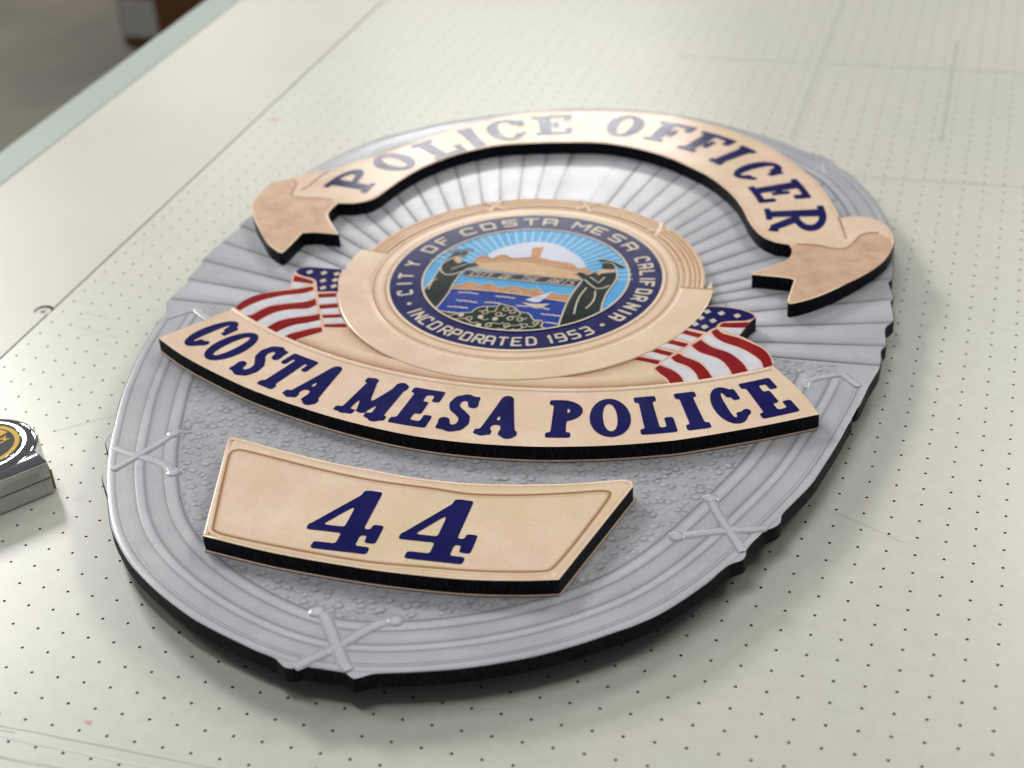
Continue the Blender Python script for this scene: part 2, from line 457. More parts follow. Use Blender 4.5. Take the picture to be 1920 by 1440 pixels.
# ------------------------------------------------------------------ traced plan of the sign, inches, seal centre = origin
D = {'BASE':[(15.47,7.847),(15.624,6.144),(15.713,4.395),(15.576,4.12),(15.893,2.927),(15.916,2.67),(15.85,2.396),(15.928,2.037),(16.073,1.19),(16.105,0.833),(15.841,0.103),(15.946,-0.778),(15.988,-1.224),(15.835,-1.771),(15.909,-2.304),(15.904,-2.806),(15.894,-3.138),(15.768,-3.777),(15.631,-4.488),(15.5,-5.42),(15.386,-6.084),(15.153,-6.38),(15.166,-6.679),(15.239,-6.963),(15.146,-7.392),(14.955,-8.509),(14.556,-10.391),(14.279,-11.528),(13.742,-12.935),(13.531,-13.524),(13.538,-13.944),(13.396,-14.241),(13.043,-14.619),(12.653,-15.674),(12.66,-16.004),(12.598,-16.291),(12.19,-16.679),(11.655,-17.762),(10.9,-19.013),(10.324,-19.801),(9.723,-20.425),(9.312,-20.78),(8.311,-21.629),(7.068,-22.521),(5.802,-23.227),(4.832,-23.683),(3.836,-24.053),(3.239,-24.253),(2.483,-24.477),(2.139,-24.611),(1.886,-24.815),(1.677,-24.94),(1.458,-24.829),(1.295,-24.745),(-0.222,-24.795),(-0.298,-24.889),(-0.475,-24.983),(-0.703,-24.976),(-0.959,-24.825),(-1.178,-24.675),(-1.924,-24.499),(-2.258,-24.4),(-3.396,-24.048),(-4.598,-23.615),(-5.666,-23.102),(-6.679,-22.54),(-7.895,-21.739),(-8.552,-21.221),(-9.379,-20.418),(-9.923,-19.82),(-10.356,-19.213),(-10.997,-18.203),(-11.119,-18.029),(-11.685,-17.337),(-11.851,-17.132),(-11.957,-16.861),(-11.956,-16.557),(-12.477,-15.559),(-12.808,-15.155),(-12.961,-14.929),(-13.017,-14.566),(-13.075,-14.124),(-13.335,-13.473),(-13.858,-12.179),(-14.465,-10.24),(-14.734,-9.265),(-15.198,-7.121),(-15.401,-5.901),(-15.473,-4.955),(-15.821,-4.293),(-15.836,-3.799),(-15.731,-2.355),(-15.899,-2.026),(-15.947,-0.555),(-16.094,-0.206),(-15.956,1.76),(-15.769,3.291),(-15.895,3.617),(-15.768,4.713),(-15.447,8.352),(-14.964,10.093),(-14.108,12.35),(-12.767,14.739),(-11.868,15.749),(-11.586,16.303),(-10.915,16.937),(-10.368,16.986),(-8.537,18.307),(-6.14,19.475),(-3.603,20.435),(0,20.95),(3.603,20.435),(6.14,19.475),(8.537,18.307),(10.368,16.986),(10.915,16.937),(11.586,16.303),(11.868,15.749),(12.767,14.739),(14.108,12.35),(14.964,10.093),(15.447,8.352)],
'RIMK':[20.409,5.278,0.5074,-4.405,-0.8817],
'RIM':[(183,15.616),(185,15.581),(187,15.558),(189,15.554),(191,15.564),(193,15.585),(195,15.615),(197,15.653),(199,15.698),(201,15.752),(203,15.818),(205,15.899),(207,15.99),(209,16.09),(211,16.196),(213,16.311),(215,16.439),(217,16.584),(219,16.749),(221,16.931),(223,17.126),(225,17.328),(227,17.535),(229,17.747),(231,17.965),(233,18.194),(235,18.431),(237,18.669),(239,18.897),(241,19.109),(243,19.303),(245,19.48),(247,19.641),(249,19.79),(251,19.933),(253,20.07),(255,20.203),(257,20.329),(259,20.449),(261,20.566),(263,20.679),(265,20.786),(267,20.874),(269,20.934),(271,20.958),(273,20.944),(275,20.893),(277,20.811),(279,20.709),(281,20.6),(283,20.487),(285,20.369),(287,20.244),(289,20.112),(291,19.971),(293,19.822),(295,19.667),(297,19.509),(299,19.346),(301,19.173),(303,18.982),(305,18.767),(307,18.534),(309,18.291),(311,18.045),(313,17.801),(315,17.565),(317,17.338),(319,17.126),(321,16.935),(323,16.767),(325,16.62),(327,16.49),(329,16.371),(331,16.257),(333,16.145),(335,16.035),(337,15.932),(339,15.839),(341,15.756),(343,15.687),(345,15.633),(347,15.599),(349,15.584),(351,15.583),(353,15.592),(355,15.607),(357,15.624),(359,15.636)],
'TITLE':[(-15.651,4.702),(-14.907,3.238),(-13.78,1.737),(-13.003,0.78),(-12.134,0.085),(-11.914,0.022),(-11.844,0.849),(-11.799,2.132),(-11.232,2.301),(-9.971,2.328),(-10.433,2.911),(-11.303,4.121),(-11.393,4.81),(-11.328,5.48),(-10.454,5.65),(-9.758,6.267),(-9.435,7.433),(-9.09,8.819),(-8.549,10.21),(-7.667,11.631),(-6.576,12.777),(-5.366,13.614),(-3.575,14.217),(-2.119,14.552),(-0.249,14.825),(1.235,14.62),(2.769,14.097),(3.805,13.563),(4.873,12.792),(5.965,11.922),(7.079,10.658),(7.791,9.601),(8.3,8.595),(8.733,7.545),(9.11,6.788),(9.656,6.026),(10.284,5.617),(10.961,5.488),(11.159,4.952),(11.138,4.276),(10.756,3.638),(10.249,3.081),(9.738,2.577),(9.77,2.385),(10.546,2.396),(11.416,2.379),(11.64,2.279),(11.629,1.552),(11.628,0.463),(11.69,0.197),(11.828,0.18),(12.363,0.571),(13.064,1.28),(14.003,2.573),(14.779,3.908),(15.291,5.068),(15.487,5.981),(15.5,6.875),(15.301,7.745),(14.899,8.429),(14.372,8.823),(13.772,8.929),(13.217,8.82),(12.874,8.584),(12.674,9.221),(12.069,10.663),(11.366,12.145),(10.516,13.407),(9.203,15.088),(7.685,16.546),(5.771,17.863),(4.213,18.511),(2.135,19.089),(-0.335,19.098),(-3.233,18.626),(-4.927,18.14),(-6.245,17.423),(-7.379,16.446),(-8.373,15.467),(-9.654,13.878),(-10.866,12.055),(-11.802,10.729),(-12.533,9.925),(-12.947,9.254),(-13.21,8.878),(-13.735,8.844),(-14.299,8.412),(-15.006,7.633),(-15.486,6.84),(-15.717,5.917),(-15.752,5.231)],
'TAIL':[[(11.046,5.453),(11.348,5.601),(11.863,5.661),(12.349,5.627),(12.965,5.49),(13.391,5.576),(13.605,5.793),(13.78,6.354),(13.992,6.973),(14.278,7.298),(14.672,7.377),(15.089,7.192),(15.426,6.772),(15.516,6.004),(15.425,5.299),(15.191,4.492),(14.678,3.476),(13.951,2.433),(13.079,1.456),(12.249,0.578),(11.797,0.289),(11.685,0.538),(11.678,1.642),(11.715,2.457),(11.233,2.562),(10.329,2.582),(9.858,2.568),(10.258,3.024),(10.764,3.589),(11.075,4.161),(11.157,4.692)],[(-15.598,4.687),(-14.998,3.496),(-14.007,2.088),(-13.155,0.952),(-12.197,0.268),(-11.941,0.32),(-11.954,1.434),(-11.91,2.257),(-11.22,2.354),(-10.097,2.373),(-10.707,3.158),(-11.505,4.181),(-11.538,4.95),(-11.542,5.561),(-11.916,5.754),(-12.687,5.782),(-13.234,5.677),(-13.777,5.75),(-14.046,5.878),(-14.223,6.568),(-14.365,7.183),(-14.836,7.558),(-15.28,7.381),(-15.647,6.939),(-15.739,5.913)]],
'FOLD':[[(11.27,5.585),(11.863,5.661),(12.349,5.627),(12.965,5.49),(13.391,5.576),(13.605,5.793),(13.78,6.354),(13.992,6.973),(14.278,7.298),(14.746,7.436)],[(12.779,8.696),(12.975,8.085),(13.189,7.307),(13.349,6.621)],[(-11.761,5.784),(-12.687,5.782),(-13.234,5.677),(-13.777,5.75),(-14.046,5.878),(-14.223,6.568),(-14.365,7.183),(-14.795,7.566)],[(-13.753,6.476),(-13.573,7.15),(-13.462,8.099),(-13.277,8.795)]],
'EMB':[(-14.023,-8.225),(-12.397,-9.242),(-10.023,-10.378),(-8.04,-11.163),(-5.361,-11.941),(-2.891,-12.448),(-0.592,-12.703),(1.549,-12.669),(3.588,-12.426),(4.911,-12.161),(6.839,-11.628),(8.724,-10.935),(9.485,-10.585),(11.83,-9.283),(14.055,-7.905),(13.402,-6.827),(12.597,-5.759),(11.894,-4.953),(11.853,-4.815),(11.633,-4.155),(11.28,-3.641),(10.811,-3.277),(10.424,-3.024),(10.118,-2.853),(10.346,-1.738),(10.551,-1.239),(10.436,-1.016),(10.111,-0.764),(9.483,-0.645),(8.766,-0.651),(8.285,-0.68),(8.289,-0.094),(8.294,0.619),(8.149,1.509),(7.972,0.398),(7.945,0.798),(7.897,1.197),(7.83,1.592),(7.742,1.984),(7.635,2.371),(7.509,2.752),(7.363,3.126),(7.2,3.492),(7.017,3.849),(6.818,4.197),(6.601,4.535),(6.367,4.861),(6.117,5.175),(5.851,5.476),(5.571,5.763),(5.277,6.036),(4.97,6.294),(4.649,6.536),(4.317,6.761),(3.975,6.97),(3.622,7.161),(3.26,7.334),(2.89,7.488),(2.512,7.624),(2.128,7.741),(1.739,7.838),(1.345,7.916),(0.948,7.974),(0.548,8.011),(0.148,8.029),(-0.254,8.026),(-0.654,8.003),(-1.053,7.96),(-1.45,7.897),(-1.842,7.814),(-2.23,7.712),(-2.613,7.59),(-2.988,7.449),(-3.356,7.29),(-3.716,7.112),(-4.066,6.916),(-4.406,6.703),(-4.735,6.473),(-5.052,6.227),(-5.356,5.965),(-5.647,5.689),(-5.923,5.398),(-6.185,5.093),(-6.43,4.776),(-6.66,4.447),(-6.872,4.106),(-7.067,3.756),(-7.245,3.396),(-7.404,3.027),(-7.544,2.651),(-7.665,2.269),(-7.767,1.881),(-7.849,1.488),(-7.912,1.092),(-7.744,1.457),(-8.059,1.231),(-8.241,0.341),(-8.268,-0.709),(-8.497,-0.859),(-9.312,-0.94),(-10.057,-0.963),(-10.431,-1.126),(-10.593,-1.418),(-10.49,-1.951),(-10.175,-3.057),(-11.184,-3.678),(-11.591,-4.211),(-11.791,-4.616),(-11.896,-5.214)],
'EMBI':(34,60),
'PLATE':[(-5.961,-19.976),(-7.686,-14.49),(-7.631,-14.368),(-7.39,-14.35),(-5.674,-14.649),(-3.322,-14.997),(-1.115,-15.146),(0.324,-15.222),(2.35,-15.089),(4.276,-14.727),(6.143,-14.213),(7.365,-13.765),(7.839,-13.59),(8.094,-13.663),(8.197,-13.935),(8.143,-14.209),(6.971,-19.52),(5.807,-19.855),(4.049,-20.221),(2.216,-20.42),(0.317,-20.516),(-3.027,-20.464),(-5.902,-20.178)],
'PLATEIN':[(-5.719,-19.775),(-5.887,-19.293),(-7.129,-15.574),(-7.16,-15.202),(-6.908,-15.025),(-5.399,-15.238),(-3.073,-15.573),(-0.877,-15.745),(1.184,-15.689),(2.559,-15.72),(4.457,-15.334),(6.291,-14.768),(7.193,-14.429),(7.498,-14.466),(7.524,-14.837),(7.292,-16.099),(7.015,-17.48),(6.657,-18.926),(6.487,-19.204),(5.684,-19.443),(3.907,-19.792),(2.678,-19.924),(0.183,-20.181),(-3.189,-20.094),(-5.324,-19.939)],
'RF':{'canton':[(8.305,-0.784),(8.779,-0.721),(9.496,-0.714),(10.054,-0.847),(10.414,-1.091),(10.487,-1.323),(10.181,-1.598),(9.677,-1.74),(9.281,-1.894),(9.08,-2.146),(9.056,-2.394),(8.884,-2.604),(8.759,-2.871),(8.282,-2.767),(7.875,-2.681)],
'red':[[(9.167,-2.232),(9.3,-1.995),(9.805,-1.867),(10.34,-1.704),(10.278,-2.169),(9.772,-2.276),(9.253,-2.318)],[(8.922,-2.802),(9.115,-2.52),(9.418,-2.833),(10.079,-3.031),(10.761,-3.388),(11.22,-3.687),(11.567,-4.169),(11.805,-4.826),(11.481,-5.1),(11.302,-4.615),(10.893,-4.184),(10.314,-3.784),(9.649,-3.527),(9.21,-3.217)],[(8.343,-4.042),(8.638,-3.509),(8.94,-3.813),(9.333,-4.061),(9.809,-4.223),(10.2,-4.498),(10.661,-5.011),(10.906,-5.466),(10.355,-5.851),(10.121,-5.384),(9.683,-4.837),(9.197,-4.617),(8.753,-4.451)],[(7.72,-5.133),(7.952,-4.756),(8.234,-4.957),(8.535,-5.086),(8.957,-5.318),(9.356,-5.805),(9.651,-6.294),(9.172,-6.586),(8.939,-6.086),(8.504,-5.609),(7.983,-5.401)],[(7.253,-6.074),(7.38,-5.79),(7.681,-5.916),(8.026,-6.096),(8.361,-6.401),(8.627,-6.873),(8.142,-7.122),(7.882,-6.694),(7.545,-6.391)],[(7.668,-3.138),(7.811,-2.888),(8.623,-3.071),(8.506,-3.368)],[(7.277,-4.037),(7.397,-3.776),(8.201,-3.939),(8.086,-4.231)],[(6.782,-4.811),(6.94,-4.578),(7.746,-4.767),(7.627,-5.023)],[(6.195,-5.595),(6.343,-5.334),(7.345,-5.475),(7.301,-5.743),(6.726,-5.642)]],
'white':[[(9.311,-2.444),(9.778,-2.31),(10.22,-2.236),(10.073,-2.795),(9.787,-2.754),(9.489,-2.647)],[(8.684,-3.296),(8.865,-3.053),(9.234,-3.347),(9.666,-3.624),(10.33,-3.879),(10.876,-4.286),(11.247,-4.691),(11.438,-5.147),(10.969,-5.44),(10.726,-4.997),(10.227,-4.459),(9.765,-4.166),(9.276,-3.941),(8.916,-3.685)],[(8.078,-4.531),(8.292,-4.22),(8.699,-4.528),(9.183,-4.718),(9.667,-4.938),(10.056,-5.398),(10.31,-5.88),(9.712,-6.262),(9.421,-5.791),(8.978,-5.249),(8.51,-4.962),(8.255,-4.887)],[(7.451,-5.646),(7.681,-5.272),(8.002,-5.493),(8.496,-5.739),(8.874,-6.1),(9.104,-6.582),(8.687,-6.841),(8.426,-6.387),(8.046,-6.028),(7.701,-5.848)],[(7.517,-3.512),(7.679,-3.273),(8.435,-3.451),(8.315,-3.814)],[(7.038,-4.39),(7.231,-4.148),(8.029,-4.29),(7.919,-4.598)],[(6.547,-5.159),(6.737,-4.92),(7.577,-5.112),(7.411,-5.46)]],
'star':[(8.46,-1.219),(9.071,-1.233),(9.759,-1.301),(8.302,-1.786),(8.843,-1.917),(8.162,-2.342),(8.596,-2.479)]},
'LF':{'canton':[(-10.555,-1.453),(-10.414,-1.166),(-10.046,-0.987),(-9.312,-0.94),(-8.489,-0.901),(-8.344,-1.678),(-7.91,-2.833),(-8.805,-3.044),(-9.036,-2.573),(-9.272,-2.122),(-9.553,-1.927),(-9.984,-1.847),(-10.37,-1.672)],
'red':[[(-10.282,-2.372),(-10.464,-1.861),(-9.957,-2.011),(-9.453,-2.159),(-9.307,-2.296),(-9.338,-2.428),(-9.789,-2.396)],[(-11.844,-5.187),(-11.791,-4.616),(-11.523,-4.075),(-11.064,-3.653),(-10.105,-3.166),(-9.573,-2.891),(-9.239,-2.656),(-9.074,-2.788),(-9.069,-2.951),(-9.393,-3.305),(-10.121,-3.62),(-10.779,-4.082),(-11.203,-4.573),(-11.426,-5.019),(-11.542,-5.321)],[(-11.084,-5.695),(-10.826,-5.563),(-10.618,-5.087),(-10.297,-4.663),(-9.594,-4.316),(-8.952,-4.021),(-8.63,-3.673),(-8.387,-4.142),(-8.652,-4.515),(-9.401,-4.751),(-9.889,-5.09),(-10.193,-5.546),(-10.406,-6.094)],[(-8.687,-3.239),(-7.908,-2.996),(-7.804,-3.298),(-8.54,-3.533)],[(-8.254,-4.154),(-7.5,-3.876),(-7.36,-4.164),(-8.092,-4.436)],[(-7.786,-4.959),(-7.006,-4.716),(-6.861,-4.918),(-7.619,-5.156)],[(-7.376,-5.68),(-6.51,-5.419),(-6.263,-5.67),(-7.284,-5.85)],[(-9.754,-6.509),(-9.511,-5.899),(-9.029,-5.493),(-8.247,-5.11),(-7.925,-4.867),(-7.716,-5.302),(-8.111,-5.645),(-8.603,-5.921),(-8.98,-6.344),(-9.209,-6.775)],[(-8.694,-7.085),(-8.49,-6.705),(-8.148,-6.421),(-7.736,-6.079),(-7.384,-5.919),(-7.231,-6.225),(-7.605,-6.6),(-7.93,-6.921),(-8.109,-7.25)]],
'white':[[(-10.112,-3.003),(-10.254,-2.534),(-9.749,-2.488),(-9.368,-2.559),(-9.789,-2.895)],[(-11.486,-5.349),(-11.152,-4.683),(-10.746,-4.156),(-10.071,-3.731),(-9.36,-3.38),(-8.909,-3.123),(-8.698,-3.566),(-8.905,-3.931),(-9.627,-4.243),(-10.347,-4.554),(-10.736,-5.112),(-10.959,-5.552),(-11.176,-5.637)],[(-10.335,-6.156),(-10.099,-5.565),(-9.817,-5.154),(-9.353,-4.86),(-8.621,-4.587),(-8.34,-4.252),(-8.032,-4.777),(-8.404,-5.089),(-8.921,-5.354),(-9.406,-5.689),(-9.6,-6.191),(-9.789,-6.422)],[(-8.489,-3.603),(-7.773,-3.373),(-7.55,-3.807),(-8.301,-4.045)],[(-8.022,-4.501),(-7.33,-4.237),(-7.036,-4.645),(-7.831,-4.852)],[(-7.581,-5.225),(-6.812,-4.985),(-6.577,-5.334),(-7.396,-5.585)],[(-9.148,-6.804),(-8.911,-6.287),(-8.387,-5.876),(-8.025,-5.627),(-7.644,-5.416),(-7.467,-5.723),(-7.822,-6.097),(-8.379,-6.428),(-8.635,-6.904),(-8.933,-6.968)]],
'star':[(-9.872,-1.441),(-9.189,-1.386),(-8.57,-1.344),(-8.944,-2.071),(-8.425,-1.905),(-8.686,-2.682),(-8.262,-2.454)]},
'FLAGBG':[[(11.867,-4.844),(11.633,-4.155),(11.28,-3.641),(10.811,-3.277),(10.424,-3.024),(10.118,-2.853),(10.346,-1.738),(10.527,-1.244),(10.397,-0.989),(10.111,-0.764),(9.483,-0.645),(8.766,-0.651),(8.291,-0.715),(7.868,-2.648),(6.906,-4.585),(6.162,-5.602),(6.74,-5.703),(7.176,-5.802),(7.153,-6.16),(7.415,-6.42),(7.708,-6.67),(7.965,-6.925),(8.119,-7.17),(9.659,-6.336),(10.852,-5.541)],[(-9.318,-0.924),(-10.057,-0.963),(-10.431,-1.126),(-10.583,-1.441),(-10.49,-1.951),(-10.175,-3.057),(-11.19,-3.663),(-11.591,-4.211),(-11.791,-4.616),(-11.877,-5.209),(-9.703,-6.517),(-8.097,-7.33),(-7.897,-6.997),(-7.572,-6.677),(-7.272,-6.403),(-7.184,-6.173),(-7.244,-5.974),(-6.828,-5.8),(-6.156,-5.742),(-6.93,-4.875),(-7.463,-3.928),(-7.91,-2.833),(-8.344,-1.678),(-8.449,-0.892)]],
'SEAL':{'cloud':[[(-2.32,1.766),(-2.052,2.35),(-1.599,2.775),(-1.187,3.127),(-0.786,3.308),(-0.245,3.451),(0.149,3.429),(0.668,3.298),(1.26,2.886),(1.737,2.523),(2.106,2.079),(2.427,1.569),(2.035,1.172),(0.685,1.532),(-0.281,1.593),(-1.5,1.41),(-1.952,1.318)]],
'hill':[[(-2.807,1.079),(-2.533,1.625),(-2.331,1.6),(-2.001,1.373),(-1.725,1.821),(-1.443,1.846),(-1.126,1.649),(-0.368,1.887),(0.08,1.991),(0.599,1.837),(1.247,1.776),(1.742,1.684),(2.046,1.364),(2.378,1.4),(2.845,1.149),(2.747,0.816),(2.534,0.337),(0.403,0.333),(-1.479,0.324),(-2.768,0.378),(-2.468,0.632),(-2.747,0.897)]],
'foreground_hill':[[(-2.562,0.921),(-1.459,1.276),(-0.259,1.52),(0.075,1.459),(1.071,1.279),(2.2,1.016),(2.029,0.73),(2.526,0.367),(0.403,0.333),(-1.479,0.324),(-2.603,0.361),(-2.329,0.596)]],
'tower':[[(-0.307,1.9),(-0.485,2.833),(0.023,2.968),(0.098,1.982)]],
'roof_band':[[(-1.049,1.502),(-0.413,1.826),(0.12,1.961),(0.613,1.788),(1.263,1.715),(1.729,1.617),(2.003,1.292),(1.708,1.231),(0.728,1.381),(-0.113,1.563)]],
'lettered_beam':[[(-2.813,0.135),(-0.147,0.22),(2.496,0.309),(2.386,-0.332),(-0.217,-0.308),(-2.814,-0.387)]],
'mountain':[[(-2.968,-1.387),(-2.681,-1.214),(-2.338,-0.86),(-2.009,-0.985),(-1.786,-1.141),(-1.441,-0.788),(-0.879,-1.121),(-0.484,-0.928),(0.012,-0.881),(0.515,-1.054),(0.772,-0.778),(1.225,-1.183),(1.526,-1.065),(1.953,-1.196),(2.411,-1.046),(2.461,-1.742),(0.494,-1.555),(-1.216,-1.493),(-2.943,-1.629)]],
'water':[[(-2.943,-1.629),(-1.216,-1.493),(0.494,-1.555),(2.461,-1.742),(2.533,-3.88),(1.935,-4.232),(1.156,-4.51),(0.311,-4.579),(-0.536,-4.483),(-1.434,-4.26),(-2.221,-3.902),(-2.995,-3.534)]],
'sail':[[(0.56,-1.87),(1.55,-0.95),(1.222,-1.948),(0.966,-2.023)]],
'hull':[[(0.463,-2.107),(1.008,-2.165),(1.709,-2.007),(1.495,-2.321),(0.981,-2.45)]],
'shrub':[[(-2.849,-3.702),(-2.694,-3.575),(-2.303,-3.65),(-1.923,-3.601),(-1.388,-3.425),(-1.375,-3.265),(-1.215,-2.947),(-0.925,-2.822),(-0.461,-2.725),(-0.381,-2.454),(-0.087,-2.551),(0.267,-2.635),(0.628,-2.968),(1.03,-3.008),(1.286,-3.327),(1.397,-3.488),(1.747,-3.475),(1.857,-3.636),(1.849,-3.942),(2.108,-4.068),(1.267,-4.458),(0.359,-4.622),(-0.635,-4.532),(-1.698,-4.268),(-2.357,-3.974)]],
'gown':[[(-4.126,-2.262),(-4.091,-1.93),(-4.019,-1.423),(-4.045,-0.708),(-4.062,-0.093),(-4.14,0.462),(-4.048,0.942),(-3.945,1.488),(-3.92,1.67),(-3.685,1.747),(-3.584,1.62),(-3.617,1.204),(-3.697,1.014),(-3.381,0.674),(-3.274,0.868),(-3.087,0.907),(-2.979,0.756),(-2.649,0.881),(-2.445,0.693),(-2.58,0.495),(-2.846,0.27),(-2.97,-0.038),(-2.979,-0.265),(-2.997,-0.715),(-2.988,-1.319),(-2.953,-1.909),(-2.97,-2.662),(-3.072,-3.471),(-3.466,-3.135),(-3.787,-2.779)],[(2.613,-3.676),(2.523,-2.76),(2.48,-1.84),(2.483,-1.07),(2.5,-0.343),(2.551,0.156),(2.621,0.355),(2.168,0.79),(2.326,1.011),(2.645,0.732),(2.79,0.887),(2.949,1.107),(3.213,1.036),(3.635,1.186),(3.854,1.293),(3.941,0.937),(3.998,0.455),(3.94,0.199),(3.91,-0.172),(3.938,-0.886),(3.964,-1.587),(3.977,-2.223),(3.697,-2.626),(3.254,-3.174),(2.855,-3.541)]],
'hair':[[(-3.465,1.352),(-3.584,1.62),(-3.531,1.807),(-3.296,1.796),(-3.25,1.571),(-3.33,1.379)],[(3.151,1.527),(3.059,1.889),(3.213,2.016),(3.546,1.925),(3.679,1.761),(3.664,1.569),(3.4,1.515)]],
'face':[[(-3.751,1.003),(-3.6,1.324),(-3.392,1.134),(-3.292,0.75),(-3.435,0.663)],[(2.993,1.054),(3.137,1.335),(3.437,1.491),(3.737,1.521),(3.796,1.281),(3.285,1.114),(3.163,0.87)]],
'cap':[[(-4.429,1.626),(-3.808,1.941),(-3.161,2.178),(-3.133,2.006),(-3.752,1.775),(-4.321,1.565)],[(2.806,2.274),(3.044,2.322),(3.548,2.168),(4.097,1.879),(4.054,1.737),(3.612,1.906),(3.094,2.12),(2.872,2.139)]]},
'SEALSTROKE':[(0.07,[(-4.056,0.136),(-3.9,-0.229),(-3.623,-0.453),(-3.358,-0.399),(-2.97,-0.038),(-2.793,0.281),(-2.322,0.576),(-2.339,0.715),(-2.569,0.897)]),(0.055,[(-3.538,0.043),(-3.273,0.353),(-2.979,0.67)]),(0.07,[(-4.133,-2.047),(-4.061,-0.823),(-4.082,0.13),(-4.078,0.532),(-3.815,1.106),(-3.582,1.27)]),(0.07,[(-3.055,-3.519),(-2.97,-2.662),(-2.953,-1.909),(-3.005,-1.268),(-2.988,-0.49),(-2.944,-0.033)]),(0.06,[(-3.934,-1.897),(-3.992,-1.418),(-3.996,-1.087),(-3.898,-0.884)]),(0.05,[(-4.387,1.505),(-3.756,1.786),(-3.113,2.034)]),(0.05,[(-3.465,1.352),(-3.348,1.346),(-3.223,1.576),(-3.241,1.807)]),(0.075,[(2.58,-3.767),(2.515,-3.161),(2.426,-1.969),(2.437,-0.9),(2.565,0.22)]),(0.07,[(2.65,0.361),(3.032,-0.051),(3.344,-0.32),(3.623,-0.231),(3.853,0.059)]),(0.06,[(2.822,0.644),(3.334,0.195),(3.469,0.747)]),(0.07,[(2.919,-0.317),(2.826,-0.999),(2.834,-1.708),(2.971,-2.665)]),(0.07,[(3.366,-0.526),(3.483,-1.1),(3.457,-1.694),(3.339,-2.097)]),(0.075,[(4.033,-2.211),(3.936,-1.476),(3.91,-0.533),(3.997,0.211),(3.999,0.949),(3.767,1.653)]),(0.06,[(2.101,0.808),(2.31,1.07),(2.659,0.798),(2.912,1.131)]),(0.05,[(2.796,2.317),(3.031,2.371),(3.533,2.229),(4.101,1.924)]),(0.05,[(3.021,2.041),(3.228,2.083),(3.56,1.991),(3.752,1.713)]),(0.06,[(-2.968,-1.387),(-2.681,-1.214),(-2.338,-0.86),(-2.009,-0.985),(-1.786,-1.141),(-1.441,-0.788),(-0.879,-1.121),(-0.484,-0.928),(0.012,-0.881),(0.515,-1.054),(0.772,-0.778),(1.225,-1.183)]),(0.06,[(1.526,-1.065),(1.953,-1.196),(2.411,-1.046)]),(0.06,[(-2.943,-1.629),(-1.216,-1.493),(0.494,-1.555),(2.461,-1.742)]),(0.05,[(-0.43,-1.473),(-0.26,-1.104),(0.028,-1.122),(0.263,-1.439)]),(0.05,[(0.515,-1.054),(0.893,-1.197),(1.149,-1.309)]),(0.06,[(-2.814,-0.387),(-0.217,-0.308),(2.386,-0.332)]),(0.05,[(-2.813,0.135),(-0.147,0.22),(2.496,0.309)]),(0.05,[(-2.807,1.079),(-2.533,1.625),(-2.331,1.6),(-2.001,1.373),(-1.725,1.821),(-1.443,1.846),(-1.126,1.649),(-0.368,1.887)]),(0.05,[(-2.562,0.921),(-1.459,1.276),(-0.259,1.52),(0.075,1.459),(1.071,1.279),(2.2,1.016),(2.747,0.816)]),(0.06,[(-2.849,-3.702),(-2.694,-3.575),(-2.303,-3.65),(-1.923,-3.601),(-1.388,-3.425),(-1.375,-3.265),(-1.215,-2.947),(-0.925,-2.822),(-0.461,-2.725),(-0.381,-2.454),(-0.087,-2.551),(0.267,-2.635),(0.628,-2.968),(1.03,-3.008),(1.286,-3.327),(1.397,-3.488),(1.747,-3.475),(1.857,-3.636),(1.849,-3.942),(2.108,-4.068)]),(0.05,[(-2.367,-3.945),(-2.016,-3.715),(-1.923,-3.601)]),(0.05,[(-2.032,-4.154),(-1.684,-4.018),(-1.47,-3.973),(-1.141,-4.273),(-0.877,-4.186)]),(0.05,[(-0.889,-3.849),(-0.668,-3.926),(-0.513,-3.801)]),(0.05,[(-0.436,-4.246),(-0.26,-4.086),(0.07,-4.107),(0.216,-3.954)]),(0.05,[(0.087,-4.469),(0.264,-4.522),(0.409,-4.37),(0.417,-4.186),(0.658,-4.135),(0.942,-4.013),(0.945,-3.86)]),(0.05,[(0.706,-4.397),(0.942,-4.437),(1.088,-4.286),(1.097,-4.102)]),(0.05,[(1.323,-4.054),(1.557,-4.034),(1.649,-3.802),(1.577,-3.665)]),(0.05,[(0.239,-3.61),(0.377,-3.426),(0.621,-3.375),(0.729,-3.196),(0.628,-2.968)]),(0.05,[(-1.149,-3.249),(-0.986,-3.246),(-0.808,-3.083),(-0.884,-2.846)]),(0.05,[(-0.659,-3.24),(-0.432,-3.129),(-0.433,-2.814)]),(0.05,[(-0.159,-3.478),(0.002,-3.475),(0.104,-3.329)]),(0.05,[(0.819,-3.549),(0.986,-3.514),(1.088,-3.369)])],
'CURL':[((-0.823,-3.293),0),((-0.205,-3.332),0),((-0.026,-2.855),0),((0.332,-3.012),0),((0.391,-3.578),0),((0.828,-3.578),0),((-1.347,-3.947),0),((-0.905,-3.698),1),((-0.239,-3.743),1),((-1.781,-3.728),1),((-0.781,-4.38),1),((-0.357,-4.29),0),((0.408,-4.157),0),((1.155,-4.029),0),((1.57,-3.697),0)],
'WAVE':[[(-2.549,-1.859),(-2.089,-1.785),(-1.618,-1.831)],[(-0.82,-1.852),(-0.377,-1.825),(0.082,-1.86)],[(-2.403,-2.544),(-1.903,-2.516),(-1.438,-2.56)],[(-1.132,-2.463),(-0.757,-2.406),(-0.416,-2.421)],[(-2.626,-3.134),(-2.162,-3.09),(-1.682,-3.097)],[(-2.837,-3.661),(-2.497,-3.589),(-2.104,-3.591)],[(0.32,-2.461),(0.587,-2.426),(0.865,-2.432)],[(1.103,-2.489),(1.46,-2.392),(1.817,-2.488)],[(1.558,-2.924),(1.99,-2.906),(2.428,-2.918)],[(1.901,-3.551),(2.17,-3.546),(2.503,-3.578)]],
